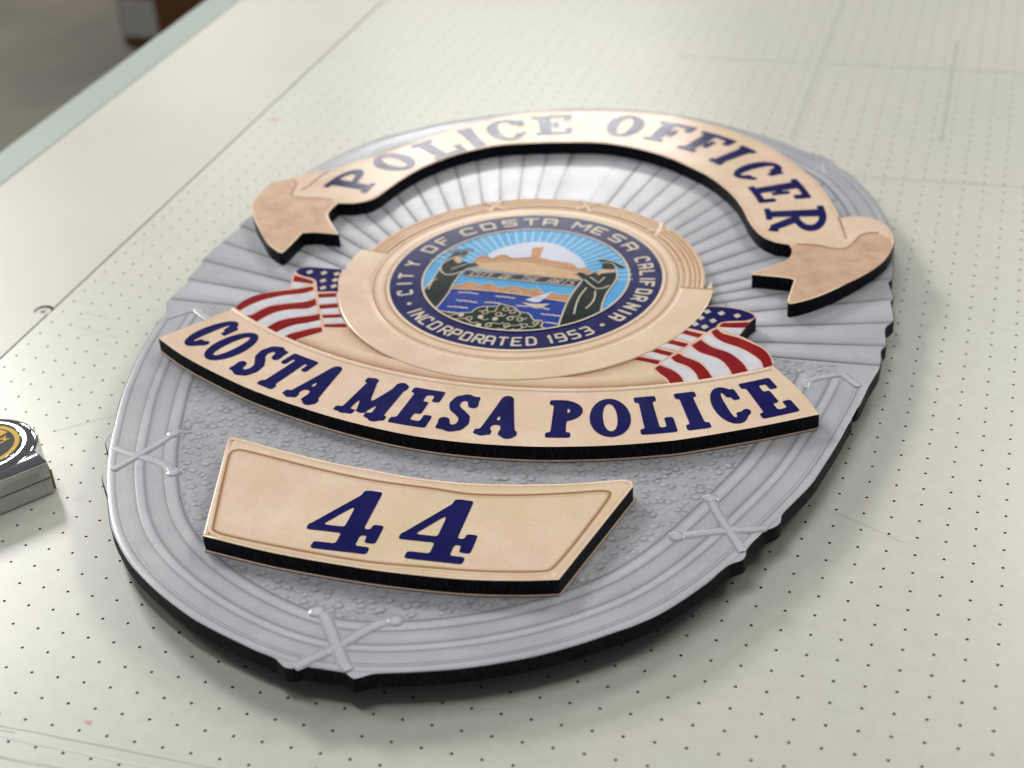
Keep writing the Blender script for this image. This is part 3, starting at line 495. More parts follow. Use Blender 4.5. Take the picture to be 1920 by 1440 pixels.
'SEALTXT':[('C',-153.7),('I',-162.5),('T',-170),('Y',177.9),('O',161.8),('F',151.7),('C',136.7),('O',125.6),('S',114.6),('T',103.7),('A',93.9),('M',77.3),('E',67),('S',55.1),('A',44.1),('C',29.8),('A',22.8),('L',16.2),('I',10.4),('F',5.9),('O',-1.6),('R',-8.1),('N',-16.2),('I',-22.1),('A',-27.6),('.',-36.9),('.',-143),('i',-135.5),('n',-130.6),('c',-125),('o',-118.5),('r',-111.8),('p',-106.3),('o',-100.5),('r',-94.6),('a',-89.4),('t',-83.6),('e',-77.4),('d',-71),('1',-62.6),('9',-57.8),('5',-51.6),('3',-45.3)],
'STRAP':[[[(-12.75,-15.083),(-11.967,-15.29),(-11.234,-15.465),(-10.215,-15.647),(-9.612,-15.88),(-9.287,-16.137)],[(-11.847,-16.799),(-11.598,-16.299),(-11.215,-15.499),(-10.794,-14.562),(-10.528,-13.76)]],[[(-0.661,-24.987),(-0.357,-24.828),(0.029,-24.353),(0.578,-23.726),(1.154,-22.822),(1.572,-22.277),(2.016,-22.034)],[(1.642,-24.853),(1.155,-24.371),(0.627,-23.693),(0.005,-22.881),(-0.392,-22.394),(-0.714,-22.244)]],[[(10.13,-15.561),(10.953,-15.197),(11.829,-14.82),(12.82,-14.501),(13.397,-14.194)],[(12.622,-16.093),(12.251,-15.438),(11.821,-14.779),(11.232,-13.875),(10.881,-13.154)]],[[(13.187,-5.166),(13.217,-4.648),(13.895,-4.112),(14.468,-3.791)],[(14.468,-3.791),(15.009,-4.382),(15.494,-4.846)]],[[(-15.152,-5.546),(-14.698,-5.05),(-14.24,-4.549)],[(-14.24,-4.549),(-13.661,-4.991),(-13.161,-5.283)]],[[(10.83,14.7),(10.95,15.6),(10.87,16.6)],[(11.5,14.7),(11.2,15.7),(11.6,15.95)]]],
'SC':[-21.2,21.92],
'TAPETXT':[(-16.876,-16.15),(-16.778,-15.94),(-17.03,-15.201)]}
ZB, ZT = 1.40, 2.10           # top of the silver board, top of the gold panels
SX, SY = D['SC']

def tint(c):
    return (c, c ** 1.45, c ** 1.9) if c < 1 else (c, c, c)
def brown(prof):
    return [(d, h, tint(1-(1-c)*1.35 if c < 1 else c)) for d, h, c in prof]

# ------------------------------------------------------------------ the setting: bed, border, floor
def bed_material():
    m, nt, b, L = new_mat("perforated_bed_laminate")
    n1 = noise(nt, 2.2, 3, 0.5)
    r1 = ramp(nt, n1.outputs[0], [(0.35, lin(207, 208, 197)), (0.65, lin(213, 212, 201))])
    n2 = noise(nt, 60, 4, 0.7)
    r2 = ramp(nt, n2.outputs[0], [(0.3, (0.93, 0.93, 0.92, 1)), (0.6, (1, 1, 1, 1))])
    out = mult(nt, r1.outputs[0], r2.outputs[0])
    # fine scratches
    tc = nt.nodes.new("ShaderNodeTexCoord")
    mp = nt.nodes.new("ShaderNodeMapping")
    mp.inputs["Rotation"].default_value = (0, 0, 0.6)
    mp.inputs["Scale"].default_value = (3, 90, 1)
    n3 = nt.nodes.new("ShaderNodeTexNoise")
    n3.inputs["Scale"].default_value = 3
    n3.inputs["Detail"].default_value = 2
    L.new(tc.outputs["Object"], mp.inputs[0]); L.new(mp.outputs[0], n3.inputs["Vector"])
    r3 = ramp(nt, n3.outputs[0], [(0.22, (0.9, 0.9, 0.9, 1)), (0.27, (1, 1, 1, 1))])
    out = mult(nt, out, r3.outputs[0])
    L.new(out, b.inputs["Base Color"])
    b.inputs["Specular IOR Level"].default_value = 0.34
    n4 = noise(nt, 5, 3)
    mr = nt.nodes.new("ShaderNodeMapRange")
    mr.inputs[3].default_value = 0.28; mr.inputs[4].default_value = 0.36
    L.new(n4.outputs[0], mr.inputs[0]); L.new(mr.outputs[0], b.inputs["Roughness"])
    n5 = noise(nt, 500, 2)
    bump(nt, b, n5.outputs[0], 0.06, 0.0004)
    return m
BED = bed_material()
HOLE = plain("hole_dark", (0.006, 0.006, 0.007, 1), 0.9)
BORDER = plain("border_laminate", lin(212, 209, 199), 0.36, spec=0.25, mott=3, dark=0.95)
TRIM = plain("pale_green_trim", lin(170, 184, 175), 0.5, spec=0.3, mott=4, dark=0.95)
FRAME = plain("bed_frame_dark", lin(60, 62, 60), 0.6)

X0 = -43.55 - SX                                   # left edge of the perforated sheet
gx0, gx1, gy0, gy1 = -43, 16, -16, 82
nseg = 10
def perforated():
    R, dep = 0.057, 0.22
    ca = [(math.cos(2*math.pi*k/nseg+.3), math.sin(2*math.pi*k/nseg+.3)) for k in range(nseg)]
    # cell: a square rim split into nseg spokes so that each rim vertex is the ray hit on the square
    sq = []
    for c, s_ in ca:
        k = 0.5 / max(abs(c), abs(s_)); sq.append((c*k, s_*k))
    cor = [(0.5, 0.5), (-0.5, 0.5), (-0.5, -0.5), (0.5, -0.5)]
    cell_v = [(x, y, 0) for x, y in sq] + [(c*R, s_*R, 0) for c, s_ in ca] + [(c*R, s_*R, -dep) for c, s_ in ca] + [(x, y, 0) for x, y in cor]
    f, fm = [], []
    ang = lambda p: math.atan2(p[1], p[0]) % (2*math.pi)
    for k in range(nseg):
        j = (k+1) % nseg
        a0, a1 = ang(sq[k]), ang(sq[j])
        extra = []
        for ci, cc in enumerate(cor):
            ac = ang(cc)
            if (a0 < ac < a1) or (a1 < a0 and (ac > a0 or ac < a1)): extra.append(3*nseg+ci)
        f.append([nseg+k, k] + extra + [j, nseg+j]); fm.append(0)
        f.append([nseg+k, nseg+j, 2*nseg+j, 2*nseg+k]); fm.append(1)
    f.append([2*nseg+k for k in range(nseg)]); fm.append(1)
    cv = np.array(cell_v); nv = len(cv)
    V, F, FM = [], [], []
    base = 0
    for gx in range(gx0+0, gx1+1):
        for gy in range(gy0, gy1+1):
            v = cv + np.array([gx-SX, gy-SY, 0])
            if gx == gx0: v[:, 0] = np.where(cv[:, 0] < -0.49, X0, v[:, 0])
            V.append(v)
            F += [[i+base for i in q] for q in f]; FM += fm
            base += nv
    return mesh_obj("table_bed", np.concatenate(V), F, [BED, HOLE], None, fmat=FM)
bed = perforated()
tag(bed, "perforated pale green-ivory flatbed surface", None, kind="structure")

# solid edge below the perforated sheet
def box(name, x0, x1, y0, y1, z0, z1, mat, parent=None, bev=0.0):
    v = [(x, y, z) for z in (z0, z1) for y in (y0, y1) for x in (x0, x1)]
    f = [[0, 2, 3, 1], [4, 5, 7, 6], [0, 1, 5, 4], [1, 3, 7, 5], [3, 2, 6, 7], [2, 0, 4, 6]]
    o = mesh_obj(name, v, f, mat, parent)
    if bev:
        md = o.modifiers.new("bevel", 'BEVEL'); md.width = bev*S; md.segments = 3; md.limit_method = 'ANGLE'
    return o
YA, YB = gy0-.5-SY, gy1+.5-SY
box("bed_core", X0+.02, gx1+.5-SX, YA, YB, -2.2, -.26, FRAME, bed)
# border strip with the counterbored bolt hole that the sheet cuts
bx, by, br = -44.0-SX, 17.92-SY, 0.46
xr = X0 - 0.10
ha = math.acos((xr-bx)/br)
notch = [(bx+br*math.cos(a), by+br*math.sin(a)) for a in np.linspace(-ha, -(2*math.pi-ha), 28)]
bpts = [(-54.0-SX, YA), (xr, YA)] + notch + [(xr, YB), (-54.0-SX, YB)]
border = prism("table_border", bpts, -1.2, 0.0, BORDER, BORDER)
tag(border, "smooth ivory border strip along the bed's left side", None, kind="structure")
STEEL = plain("dull_steel", lin(120, 116, 112), 0.35, 0.9)
prism("bolt_recess", arc((bx, by), br+.05, 0, 359, 30), -.6, -.3, FRAME, FRAME, border)
bh = prism("bolt_head", arc((bx-.01, by-.06), .38, 0, 359, 24), -.3, -.05, STEEL, STEEL, border)
prism("hex_socket", arc((bx-.01, by-.06), .13, 0, 300, 6), -.2, -.046, FRAME, FRAME, bh)
trim = box("table_trim", -56.6-SX, -54.03-SX, YA, YB, -3.0, 0.03, TRIM, None, 0.12)
tag(trim, "pale green edge trim of the flatbed table", None, kind="structure")
box("apron", -56.2-SX, -54.6-SX, YA+1, YB-1, -9, -3.0, FRAME, trim)

# pencil and cutter marks on the bed
MARK = plain("pencil_mark", lin(188, 190, 177), 0.6)
MARKL = plain("faint_mark", lin(194, 197, 184), 0.5)
CHALK = plain("white_scratch", lin(228, 228, 220), 0.6)
random.seed(4)
def mark(x0, y0, x1, y1, w, mat, name="cutter_mark", z=0.006):
    n = 24
    p = [(x0+(x1-x0)*k/n-SX+random.uniform(-.02, .02), y0+(y1-y0)*k/n-SY+random.uniform(-.02, .02)) for k in range(n+1)]
    v, f = [], []
    dx, dy = x1-x0, y1-y0; l = math.hypot(dx, dy); nx_, ny_ = -dy/l, dx/l
    for k, (x, y) in enumerate(p):
        ww = w*random.uniform(.5, 1.1)/2
        v += [(x-nx_*ww, y-ny_*ww, z), (x+nx_*ww, y+ny_*ww, z)]
    for k in range(n): f.append([2*k, 2*k+2, 2*k+3, 2*k+1])
    return mesh_obj(name, v, f, mat, bed)
mark(-44, -6.55, -22, -6.38, .06, MARK)
mark(-44, -6.62, -30, -6.60, .03, MARK)
mark(-44, -6.95, -24.3, -6.84, .09, CHALK, "white_scratch")
mark(-44, -7.9, -27, -7.6, .10, MARKL)
mark(-20.8, 54.8, 4, 55.6, .34, MARKL); mark(-12, 39.5, 6, 40.0, .26, MARKL)
mark(-12.4, 43.5, -12.3, 70, .35, MARKL, z=.012); mark(-4.46, 44.9, -4.5, 60, .30, MARK, z=.012)
mark(-11.5, 15.5, -4.5, 18.6, .03, MARKL); mark(-7.6, 11.6, -3.4, 9.6, .03, MARKL); mark(-38, 9.0, -35, 11.5, .03, MARKL)
mark(-10, 3, -9.2, 7, .04, MARKL); mark(-41.5, 16.9, -39, 16.4, .07, MARKL); mark(-42, 18.2, -40.4, 17.9, .07, MARKL)
mark(-16.6, -2.05, -16.2, -1.75, .09, CHALK, "white_scratch"); mark(-15.9, -1.9, -14.9, -1.62, .05, CHALK, "white_scratch")
mark(-34.3, 8.6, -34.0, 8.9, .05, CHALK, "white_scratch"); mark(-33.2, 12.2, -32.3, 13.2, .03, CHALK, "white_scratch")
PINKM = plain("pink_paint", lin(214, 170, 160), 0.6)
def blotch(x, y, r, mat, name):
    pts = [(x-SX+r*random.uniform(.4, 1.1)*math.cos(a), y-SY+r*random.uniform(.3, .9)*math.sin(a)) for a in np.linspace(0, 2*math.pi, 14)[:-1]]
    return mesh_obj(name, [(px, py, .007) for px, py in pts], [list(range(len(pts)))], mat, bed)
blotch(-27.9, -5.6, .15, PINKM, "paint_fleck"); blotch(-42.5, 41, .42, PINKM, "paint_fleck"); blotch(-25.4, -4.6, .07, MARK, "smudge"); blotch(-19.9, -5.6, .1, MARK, "smudge"); blotch(-16.2, -5.0, .1, MARK, "smudge")

def concrete():
    m, nt, b, L = new_mat("concrete_floor")
    n = noise(nt, 1.6, 6, 0.6)
    r = ramp(nt, n.outputs[0], [(0.3, lin(64, 58, 44)), (0.55, lin(88, 81, 63)), (0.75, lin(100, 92, 74))])
    L.new(r.outputs[0], b.inputs["Base Color"]); b.inputs["Roughness"].default_value = 0.6
    return m
ZF = -34.0
floor = mesh_obj("floor", [(-600, -300, ZF), (300, -300, ZF), (300, 700, ZF), (-600, 700, ZF)], [[0, 1, 2, 3]], concrete())
tag(floor, "grey-brown concrete workshop floor", None, kind="structure")

# cardboard box on the floor, top left
CARD = plain("cardboard", lin(116, 78, 40), 0.8, grain=0.1)
PAPER = plain("white_paper", lin(205, 205, 205), 0.7)
TAPEB = plain("packing_tape", lin(96, 62, 30), 0.4)
cb = empty("cardboard_box", (-80, 122, ZF))
tag(cb, "brown cardboard box with white labels on the floor beyond the table", "box")
def cbox(name, x0, x1, y0, y1, z0, z1, mat, par, bev=0):
    o = box(name, x0+80, x1+80, y0-122, y1-122, z0-ZF, z1-ZF, mat, par, bev); return o
wl = cbox("box_wall", -90.0, -71, 111.6, 131, ZF, ZF+15, CARD, cb, .15)
cbox("flap", -89.9, -71.1, 111.7, 122, ZF+15.0, ZF+15.2, CARD, cb); cbox("flap", -89.9, -71.1, 122.3, 130.9, ZF+15.0, ZF+15.2, CARD, cb)
cbox("tape_strip", -90.05, -70.95, 121, 123.4, ZF+15.2, ZF+15.26, TAPEB, cb)
cbox("paper_label", -89.7, -84.6, 111.52, 111.6, ZF+1.3, ZF+6.4, PAPER, cb); cbox("paper_label", -89.7, -85.4, 111.52, 111.6, ZF+8.0, ZF+12.5, PAPER, cb)

# ------------------------------------------------------------------ the badge sign
sign = empty("badge_sign", (0, 0, 0))
tag(sign, "oval silver and gold police badge sign lying on the perforated table", "sign")

base_pts = smooth_poly(D['BASE'], 4)
board = prism("backing_board", base_pts, 0.82, ZB, BLACK, BLACK, sign)
prism("spacer_block", [(x*.74, (y+2)*.74-2) for x, y in base_pts[::6]], 0.0, 0.82, BLACK, BLACK, sign)
bp = np.array(base_pts)
inset = [(x*.9985, (y+2)*.9985-2) for x, y in base_pts]
face = film("silver_face", inset, ZB+0.012, SILVER, sign, t=0.011)

# outline as a radius about the fan centre
FC = (0.0, -3.8)
def outline_r(a):
    c, s_ = math.cos(math.radians(a)), math.sin(math.radians(a))
    P = bp - np.array(FC); Q = np.roll(P, -1, 0)
    e = Q - P
    den = c*e[:, 1] - s_*e[:, 0]
    den = np.where(np.abs(den) < 1e-9, 1e-9, den)
    t = (P[:, 0]*e[:, 1] - P[:, 1]*e[:, 0]) / den
    u = (P[:, 0]*s_ - P[:, 1]*c) / den
    ok = (t > 0) & (u >= -1e-6) & (u <= 1+1e-6)
    return float(t[ok].max())

# sunburst: each ray its own pleat
angs = [3.2, 8.7, 15.3, 21.9, 27.8, 32, 36.1, 41.5, 46.5, 51.5, 56, 60.2, 64, 67.7, 71.4, 75.5, 79.5, 83.4, 87.5,
        95.8, 99.8, 103.6, 107.6, 111.6, 115.5, 119.5, 123.7, 128, 132.3, 136.5, 140.7, 145.4, 150.5, 155.5, 161.2, 167.7, 174.1, 180.7]
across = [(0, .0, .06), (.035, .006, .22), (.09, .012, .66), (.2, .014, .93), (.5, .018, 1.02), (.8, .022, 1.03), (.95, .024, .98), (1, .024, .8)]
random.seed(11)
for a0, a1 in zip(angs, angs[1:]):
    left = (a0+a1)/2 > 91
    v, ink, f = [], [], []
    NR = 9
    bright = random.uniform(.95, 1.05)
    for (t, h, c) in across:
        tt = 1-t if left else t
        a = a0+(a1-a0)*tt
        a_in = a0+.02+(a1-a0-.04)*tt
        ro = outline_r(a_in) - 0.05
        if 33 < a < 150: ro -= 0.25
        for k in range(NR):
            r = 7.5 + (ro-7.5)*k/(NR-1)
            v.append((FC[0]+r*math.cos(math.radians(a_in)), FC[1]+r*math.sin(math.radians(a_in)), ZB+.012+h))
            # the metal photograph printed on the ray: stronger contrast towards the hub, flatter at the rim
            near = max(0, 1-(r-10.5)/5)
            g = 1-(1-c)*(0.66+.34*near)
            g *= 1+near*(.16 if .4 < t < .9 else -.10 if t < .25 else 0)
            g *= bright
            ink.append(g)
    m = NR
    for i in range(len(across)-1):
        for k in range(NR-1):
            q = [i*m+k, i*m+k+1, (i+1)*m+k+1, (i+1)*m+k]
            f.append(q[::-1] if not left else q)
    mesh_obj("sunburst_ray", v, f, SILVER, face, ink=ink)

# lower rim: ridged band following the outline
rim = D['RIM']
ra = np.array([p[0] for p in rim]); rr_ = np.array([p[1] for p in rim])
aa = np.linspace(ra[0], ra[-1], 180)
rr2 = np.interp(aa, ra, rr_)
rim_path = [(FC[0]+r*math.cos(math.radians(a)), FC[1]+r*math.sin(math.radians(a))) for a, r in zip(aa, rr2)]
wfac = 1.0 + 0.22*np.abs(np.cos(np.radians(aa)))**1.0
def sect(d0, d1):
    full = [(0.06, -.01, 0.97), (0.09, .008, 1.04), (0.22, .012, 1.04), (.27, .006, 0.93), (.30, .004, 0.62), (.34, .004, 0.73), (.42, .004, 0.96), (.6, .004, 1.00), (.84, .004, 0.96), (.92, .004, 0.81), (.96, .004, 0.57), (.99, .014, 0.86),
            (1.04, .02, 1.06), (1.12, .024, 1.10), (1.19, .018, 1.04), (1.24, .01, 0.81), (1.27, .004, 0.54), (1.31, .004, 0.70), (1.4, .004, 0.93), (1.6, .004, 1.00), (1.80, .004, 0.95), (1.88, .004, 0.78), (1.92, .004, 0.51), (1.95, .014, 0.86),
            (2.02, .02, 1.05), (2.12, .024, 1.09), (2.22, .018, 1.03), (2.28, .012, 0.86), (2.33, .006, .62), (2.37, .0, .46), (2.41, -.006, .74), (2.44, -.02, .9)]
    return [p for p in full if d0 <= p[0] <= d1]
sel = [i for i, (x, y) in enumerate(rim_path) if y < (-4.25 if x > 0 else -4.95)]
rp = [rim_path[i] for i in sel]; wf = wfac[sel]
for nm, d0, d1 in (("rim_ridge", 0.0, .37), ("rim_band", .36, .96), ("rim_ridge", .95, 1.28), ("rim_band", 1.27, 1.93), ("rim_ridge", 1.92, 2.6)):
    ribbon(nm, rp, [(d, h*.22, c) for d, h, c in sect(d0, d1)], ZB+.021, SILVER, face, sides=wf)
# upper rim
top_r = [(28.4,17.56),(34,18.05),(41.2,18.75),(49.1,19.5),(57.8,19.93),(65,20.2),(72.5,20.42),(80,20.75),(90,20.95)]
ta = np.array([p[0] for p in top_r]); tr_ = np.array([p[1] for p in top_r])
full_a = np.linspace(27, 153, 90)
tp = [(lambda r: (r*math.cos(math.radians(a)), r*math.sin(math.radians(a))))(np.interp(min(a, 180-a), ta, tr_)) for a in full_a]
for nm, pr in (("rim_ridge", [(.05, -.01, .95), (.1, .03, 1.0), (.42, .035, 1.0), (.5, .03, .66)]), ("rim_band", [(.5, .03, .7), (.6, .03, .95), (1.1, .03, .96), (1.22, .03, .6)]),
               ("rim_ridge", [(1.22, .03, .75), (1.3, .04, 1.02), (1.45, .045, 1.06), (1.6, .04, .95), (1.68, .032, .4), (1.74, .03, .6)])):
    ribbon(nm, tp, pr, ZB+.012, SILVER, face)

# pebbled field
def pebbles():
    d = 0.058
    xs = np.arange(-14.2, 14.25, d); ys = np.arange(-24.2, -3.2, d)
    X, Y = np.meshgrid(xs, ys)
    rng = np.random.default_rng(5)
    cell = 0.31
    nx, ny = int(30/cell), int(24/cell)
    cx = (np.arange(nx)*cell - 15)[None, :] + rng.uniform(.02, cell-.02, (ny, nx)) + (np.arange(ny) % 2)[:, None]*cell/2
    cy = (np.arange(ny)*cell - 26)[:, None] + rng.uniform(.02, cell-.02, (ny, nx))
    rad = rng.uniform(.085, .155, (ny, nx)); ecc = rng.uniform(.75, 1.3, (ny, nx)); hh = rng.uniform(.001, .003, (ny, nx)); sd = rng.uniform(.5, 1.0, (ny, nx))
    drop = rng.uniform(0, 1, (ny, nx)) < .10
    rad = np.where(drop, .02, rad)
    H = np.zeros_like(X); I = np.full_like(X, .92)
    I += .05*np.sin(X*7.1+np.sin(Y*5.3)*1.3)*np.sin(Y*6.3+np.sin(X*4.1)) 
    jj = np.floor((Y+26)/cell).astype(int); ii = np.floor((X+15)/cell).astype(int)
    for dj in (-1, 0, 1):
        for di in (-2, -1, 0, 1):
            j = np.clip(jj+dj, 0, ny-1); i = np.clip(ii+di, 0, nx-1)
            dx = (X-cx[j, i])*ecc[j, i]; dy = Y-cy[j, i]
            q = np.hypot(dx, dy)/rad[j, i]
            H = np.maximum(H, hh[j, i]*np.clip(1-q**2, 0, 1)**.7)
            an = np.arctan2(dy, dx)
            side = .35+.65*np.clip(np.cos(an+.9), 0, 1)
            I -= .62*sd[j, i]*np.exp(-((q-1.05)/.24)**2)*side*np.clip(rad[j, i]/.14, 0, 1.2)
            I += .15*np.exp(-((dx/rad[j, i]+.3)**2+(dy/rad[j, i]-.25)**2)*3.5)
    A = np.degrees(np.arctan2(Y-FC[1], X-FC[0])) % 360
    Rr = np.hypot(X-FC[0], Y-FC[1])
    lim = np.interp(A, ra, rr_, left=rr_[0], right=rr_[-1]) - 2.30*(1+.22*np.abs(np.cos(np.radians(A))))
    ok = (Rr < lim) | ((Y > -6.6) & (Rr < lim+1.9))
    ok &= (Y < -3.85 + np.where(X > 0, .056, .012)*np.abs(X))
    ok &= ~((np.hypot(X, Y) < 8.2) | ((np.abs(X) < 10.5) & (Y > -8.2)) )
    idx = -np.ones(X.shape, int)
    okc = ok[:-1, :-1] & ok[1:, :-1] & ok[:-1, 1:] & ok[1:, 1:]
    use = np.zeros_like(ok)
    use[:-1, :-1] |= okc; use[1:, :-1] |= okc; use[:-1, 1:] |= okc; use[1:, 1:] |= okc
    idx[use] = np.arange(use.sum())
    V = np.c_[X[use], Y[use], ZB+.014+H[use]]
    j, i = np.nonzero(okc)
    F = np.c_[idx[j, i], idx[j, i+1], idx[j+1, i+1], idx[j+1, i]]
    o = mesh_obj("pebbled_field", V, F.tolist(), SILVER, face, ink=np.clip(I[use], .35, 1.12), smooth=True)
    tag(o, kind="stuff")
pebbles()

# crossed straps on the rims
def strap(path, w, z, mat, parent, k=6, trim=0):
    p = smooth_poly(path, k, 60, closed=False)
    if trim:
        e = p[0] if trim > 0 else p[-1]
        p = [q for q in p if np.hypot(*(np.array(q)-np.array(e))) > .24]
    # rounded ends
    prof = [(-1.45, -.006, .93), (-1.15, -.004, .74), (-.98, .0, .66), (-.85, .004, .92), (-.5, .008, 1.07), (0, .009, 1.10), (.5, .008, 1.07), (.85, .004, .92), (.98, .0, .66), (1.15, -.004, .74), (1.45, -.006, .93)]
    n = len(p)
    sc = np.ones(n)*w/2
    sc[0] *= .75; sc[-1] *= .55
    return ribbon("strap", p, prof, z, mat, parent, sides=sc)
for gi, (s1, s2) in enumerate(D['STRAP']):
    w = (.27, .33, .28, .28, .28, .2)[gi]
    strap(s1, w, ZB+.036, SILVER, face, trim=(1, 1, -1, 0, 0, 0)[gi]); strap(s2, w, ZB+.044, SILVER, face, trim=(1, 1, 1, -1, 0, 0)[gi])
    if gi < 3:       # knob at the inner end
        for s_ in (s1, s2):
            e = s_[-1] if gi != 2 or s_ is s2 else s_[0]
            v, f = [], []
            for k, (rr0, h, c) in enumerate([(.33, -.03, .5), (.25, .0, .85), (.17, .006, 1.02), (.09, .009, 1.1), (.0, .01, 1.12)]):
                v += [(e[0]+rr0*math.cos(a), e[1]+rr0*math.sin(a), ZB+.05+h) for a in np.linspace(0, 2*math.pi, 15)[:-1]]
            for k in range(4):
                for q in range(14): f.append([k*14+q, k*14+(q+1) % 14, (k+1)*14+(q+1) % 14, (k+1)*14+q])
            mesh_obj("strap_knob", v, f, SILVER, face, ink=[c for c in (.75, .7, 1.05, 1.13, 1.15) for _ in range(14)], smooth=True)

def chaikin(p, k):
    p = [np.array(q, float) for q in p]
    for _ in range(k):
        o = []
        for i in range(len(p)):
            a, c = p[i], p[(i+1) % len(p)]
            o += [a*.75+c*.25, a*.25+c*.75]
        p = o
    keep = [p[0]]
    for q in p[1:]:
        if np.linalg.norm(q-keep[-1]) > .05: keep.append(q)
    return keep
# ---------------- gold title ribbon
tpts = smooth_poly(D['TITLE'], 4)
title = prism("title_ribbon", tpts, ZB-.02, ZT, GOLD, BLACK, sign)
for t_ in D['TAIL']:
    c = np.mean(np.array(t_), 0)
    film("ribbon_tail", smooth_poly([(c[0]+(x-c[0])*.985, c[1]+(y-c[1])*.985) for x, y in t_], 3), ZT+.008, GOLDTAIL, title)
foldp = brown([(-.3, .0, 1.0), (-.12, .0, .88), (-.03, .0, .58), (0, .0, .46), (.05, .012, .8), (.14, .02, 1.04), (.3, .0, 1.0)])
for k, fp in enumerate(D['FOLD']):
    w = .34 if k in (0, 2) else .22
    ribbon("fold_line", smooth_poly(fp, 4, 80, False), [(d*w, h, c) for d, h, c in foldp], ZT+.012, GOLDTAIL, title)
# bright lip with a browner line along the ribbon's edge
tp_ = np.array(tpts)
if area2(tp_) < 0: tp_ = tp_[::-1]
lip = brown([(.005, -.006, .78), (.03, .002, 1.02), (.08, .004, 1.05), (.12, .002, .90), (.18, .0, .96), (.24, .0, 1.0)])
ribbon("ribbon_lip", tp_, lip, ZT+.002, GOLD, title, closed=True)
C2 = (0.0, 5.75)
TOPT = [('P', -84.2, -72.6, 10.45, 12.9), ('O', -69.9, -60.0, 10.12, 12.5), ('L', -56.2, -45.0, 9.78, 12.22), ('I', -42.3, -38.3, 9.85, 12.4), ('C', -35.4, -24.5, 9.95, 12.64),
        ('E', -22.5, -11.8, 10.12, 12.66), ('O', -2.5, 7.3, 10.05, 12.82), ('F', 10.2, 20.7, 10.1, 12.6), ('F', 22.2, 33.0, 9.95, 12.45), ('I', 35.0, 40.1, 9.78, 12.3),
        ('C', 44.3, 53.6, 9.7, 12.25), ('E', 57.0, 67.8, 9.65, 12.25), ('R', 71.5, 85.0, 9.75, 12.6)]
for ch, a0, a1, r0, r1 in TOPT:
    rm = (r0+r1)/2
    w, h = math.radians(a1-a0)*rm, r1-r0
    def warp(x, y, a0=a0, a1=a1, r0=r0, w=w):
        a = math.radians(a0+(a1-a0)*x/w); return (C2[0]+(r0+y)*math.sin(a), C2[1]+(r0+y)*math.cos(a))
    letter_obj(ch, glyph(ch, w, h, .66, .35, rnd=1), warp, ZT+.016, NAVY, title)

# ---------------- gold emblem panel with flags, seal and name banner
n1, nr = D['EMBI']
ep = D['EMB']
epts = smooth_poly(ep[:n1], 3, 38, False)[:] + ep[n1:n1+nr] + smooth_poly(ep[n1+nr:], 3, 38, False)
emblem = prism("emblem_panel", epts, ZB-.02, ZT, GOLD, BLACK, sign)
def under(pts, parent, w=.10):
    p = np.array(pts, float)
    if area2(p) < 0: p = p[::-1]
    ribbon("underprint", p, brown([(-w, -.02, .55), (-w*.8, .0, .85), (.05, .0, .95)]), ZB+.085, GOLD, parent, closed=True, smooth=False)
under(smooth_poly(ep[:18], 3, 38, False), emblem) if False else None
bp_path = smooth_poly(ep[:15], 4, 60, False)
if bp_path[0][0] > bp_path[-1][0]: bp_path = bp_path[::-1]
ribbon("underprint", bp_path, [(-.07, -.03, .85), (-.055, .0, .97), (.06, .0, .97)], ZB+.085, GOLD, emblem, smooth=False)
# rings
O = (0.0, 0.05)
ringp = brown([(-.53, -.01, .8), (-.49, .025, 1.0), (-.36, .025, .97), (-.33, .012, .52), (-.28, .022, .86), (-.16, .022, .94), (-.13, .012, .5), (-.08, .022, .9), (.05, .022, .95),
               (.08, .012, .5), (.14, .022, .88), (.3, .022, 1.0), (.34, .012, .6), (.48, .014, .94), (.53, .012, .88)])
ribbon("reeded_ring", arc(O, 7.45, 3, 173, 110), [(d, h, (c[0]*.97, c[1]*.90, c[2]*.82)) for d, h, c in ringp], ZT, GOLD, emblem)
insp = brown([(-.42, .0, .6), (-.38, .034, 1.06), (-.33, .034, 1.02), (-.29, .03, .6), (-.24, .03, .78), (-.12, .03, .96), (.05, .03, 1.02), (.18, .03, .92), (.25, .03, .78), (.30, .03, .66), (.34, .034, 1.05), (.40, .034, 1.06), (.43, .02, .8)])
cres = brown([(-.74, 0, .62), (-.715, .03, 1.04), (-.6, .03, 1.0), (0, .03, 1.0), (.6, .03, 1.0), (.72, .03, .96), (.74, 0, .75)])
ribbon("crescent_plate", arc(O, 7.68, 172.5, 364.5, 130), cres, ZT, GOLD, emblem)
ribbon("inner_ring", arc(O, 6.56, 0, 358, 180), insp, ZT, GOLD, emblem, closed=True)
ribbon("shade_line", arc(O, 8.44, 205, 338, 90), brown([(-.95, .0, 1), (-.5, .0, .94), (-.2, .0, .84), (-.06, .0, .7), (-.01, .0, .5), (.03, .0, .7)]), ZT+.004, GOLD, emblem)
for a in (172.6, 364.4):
    p0, p1 = (O[0]+6.95*math.cos(math.radians(a)), O[1]+6.95*math.sin(math.radians(a))), (O[0]+8.4*math.cos(math.radians(a)), O[1]+8.4*math.sin(math.radians(a)))
    ribbon("plate_end", [p0, ((p0[0]+p1[0])/2, (p0[1]+p1[1])/2), p1], brown([(-.06, .0, .9), (0, .0, .5), (.06, .0, .9)]), ZT+.036, GOLD, emblem)
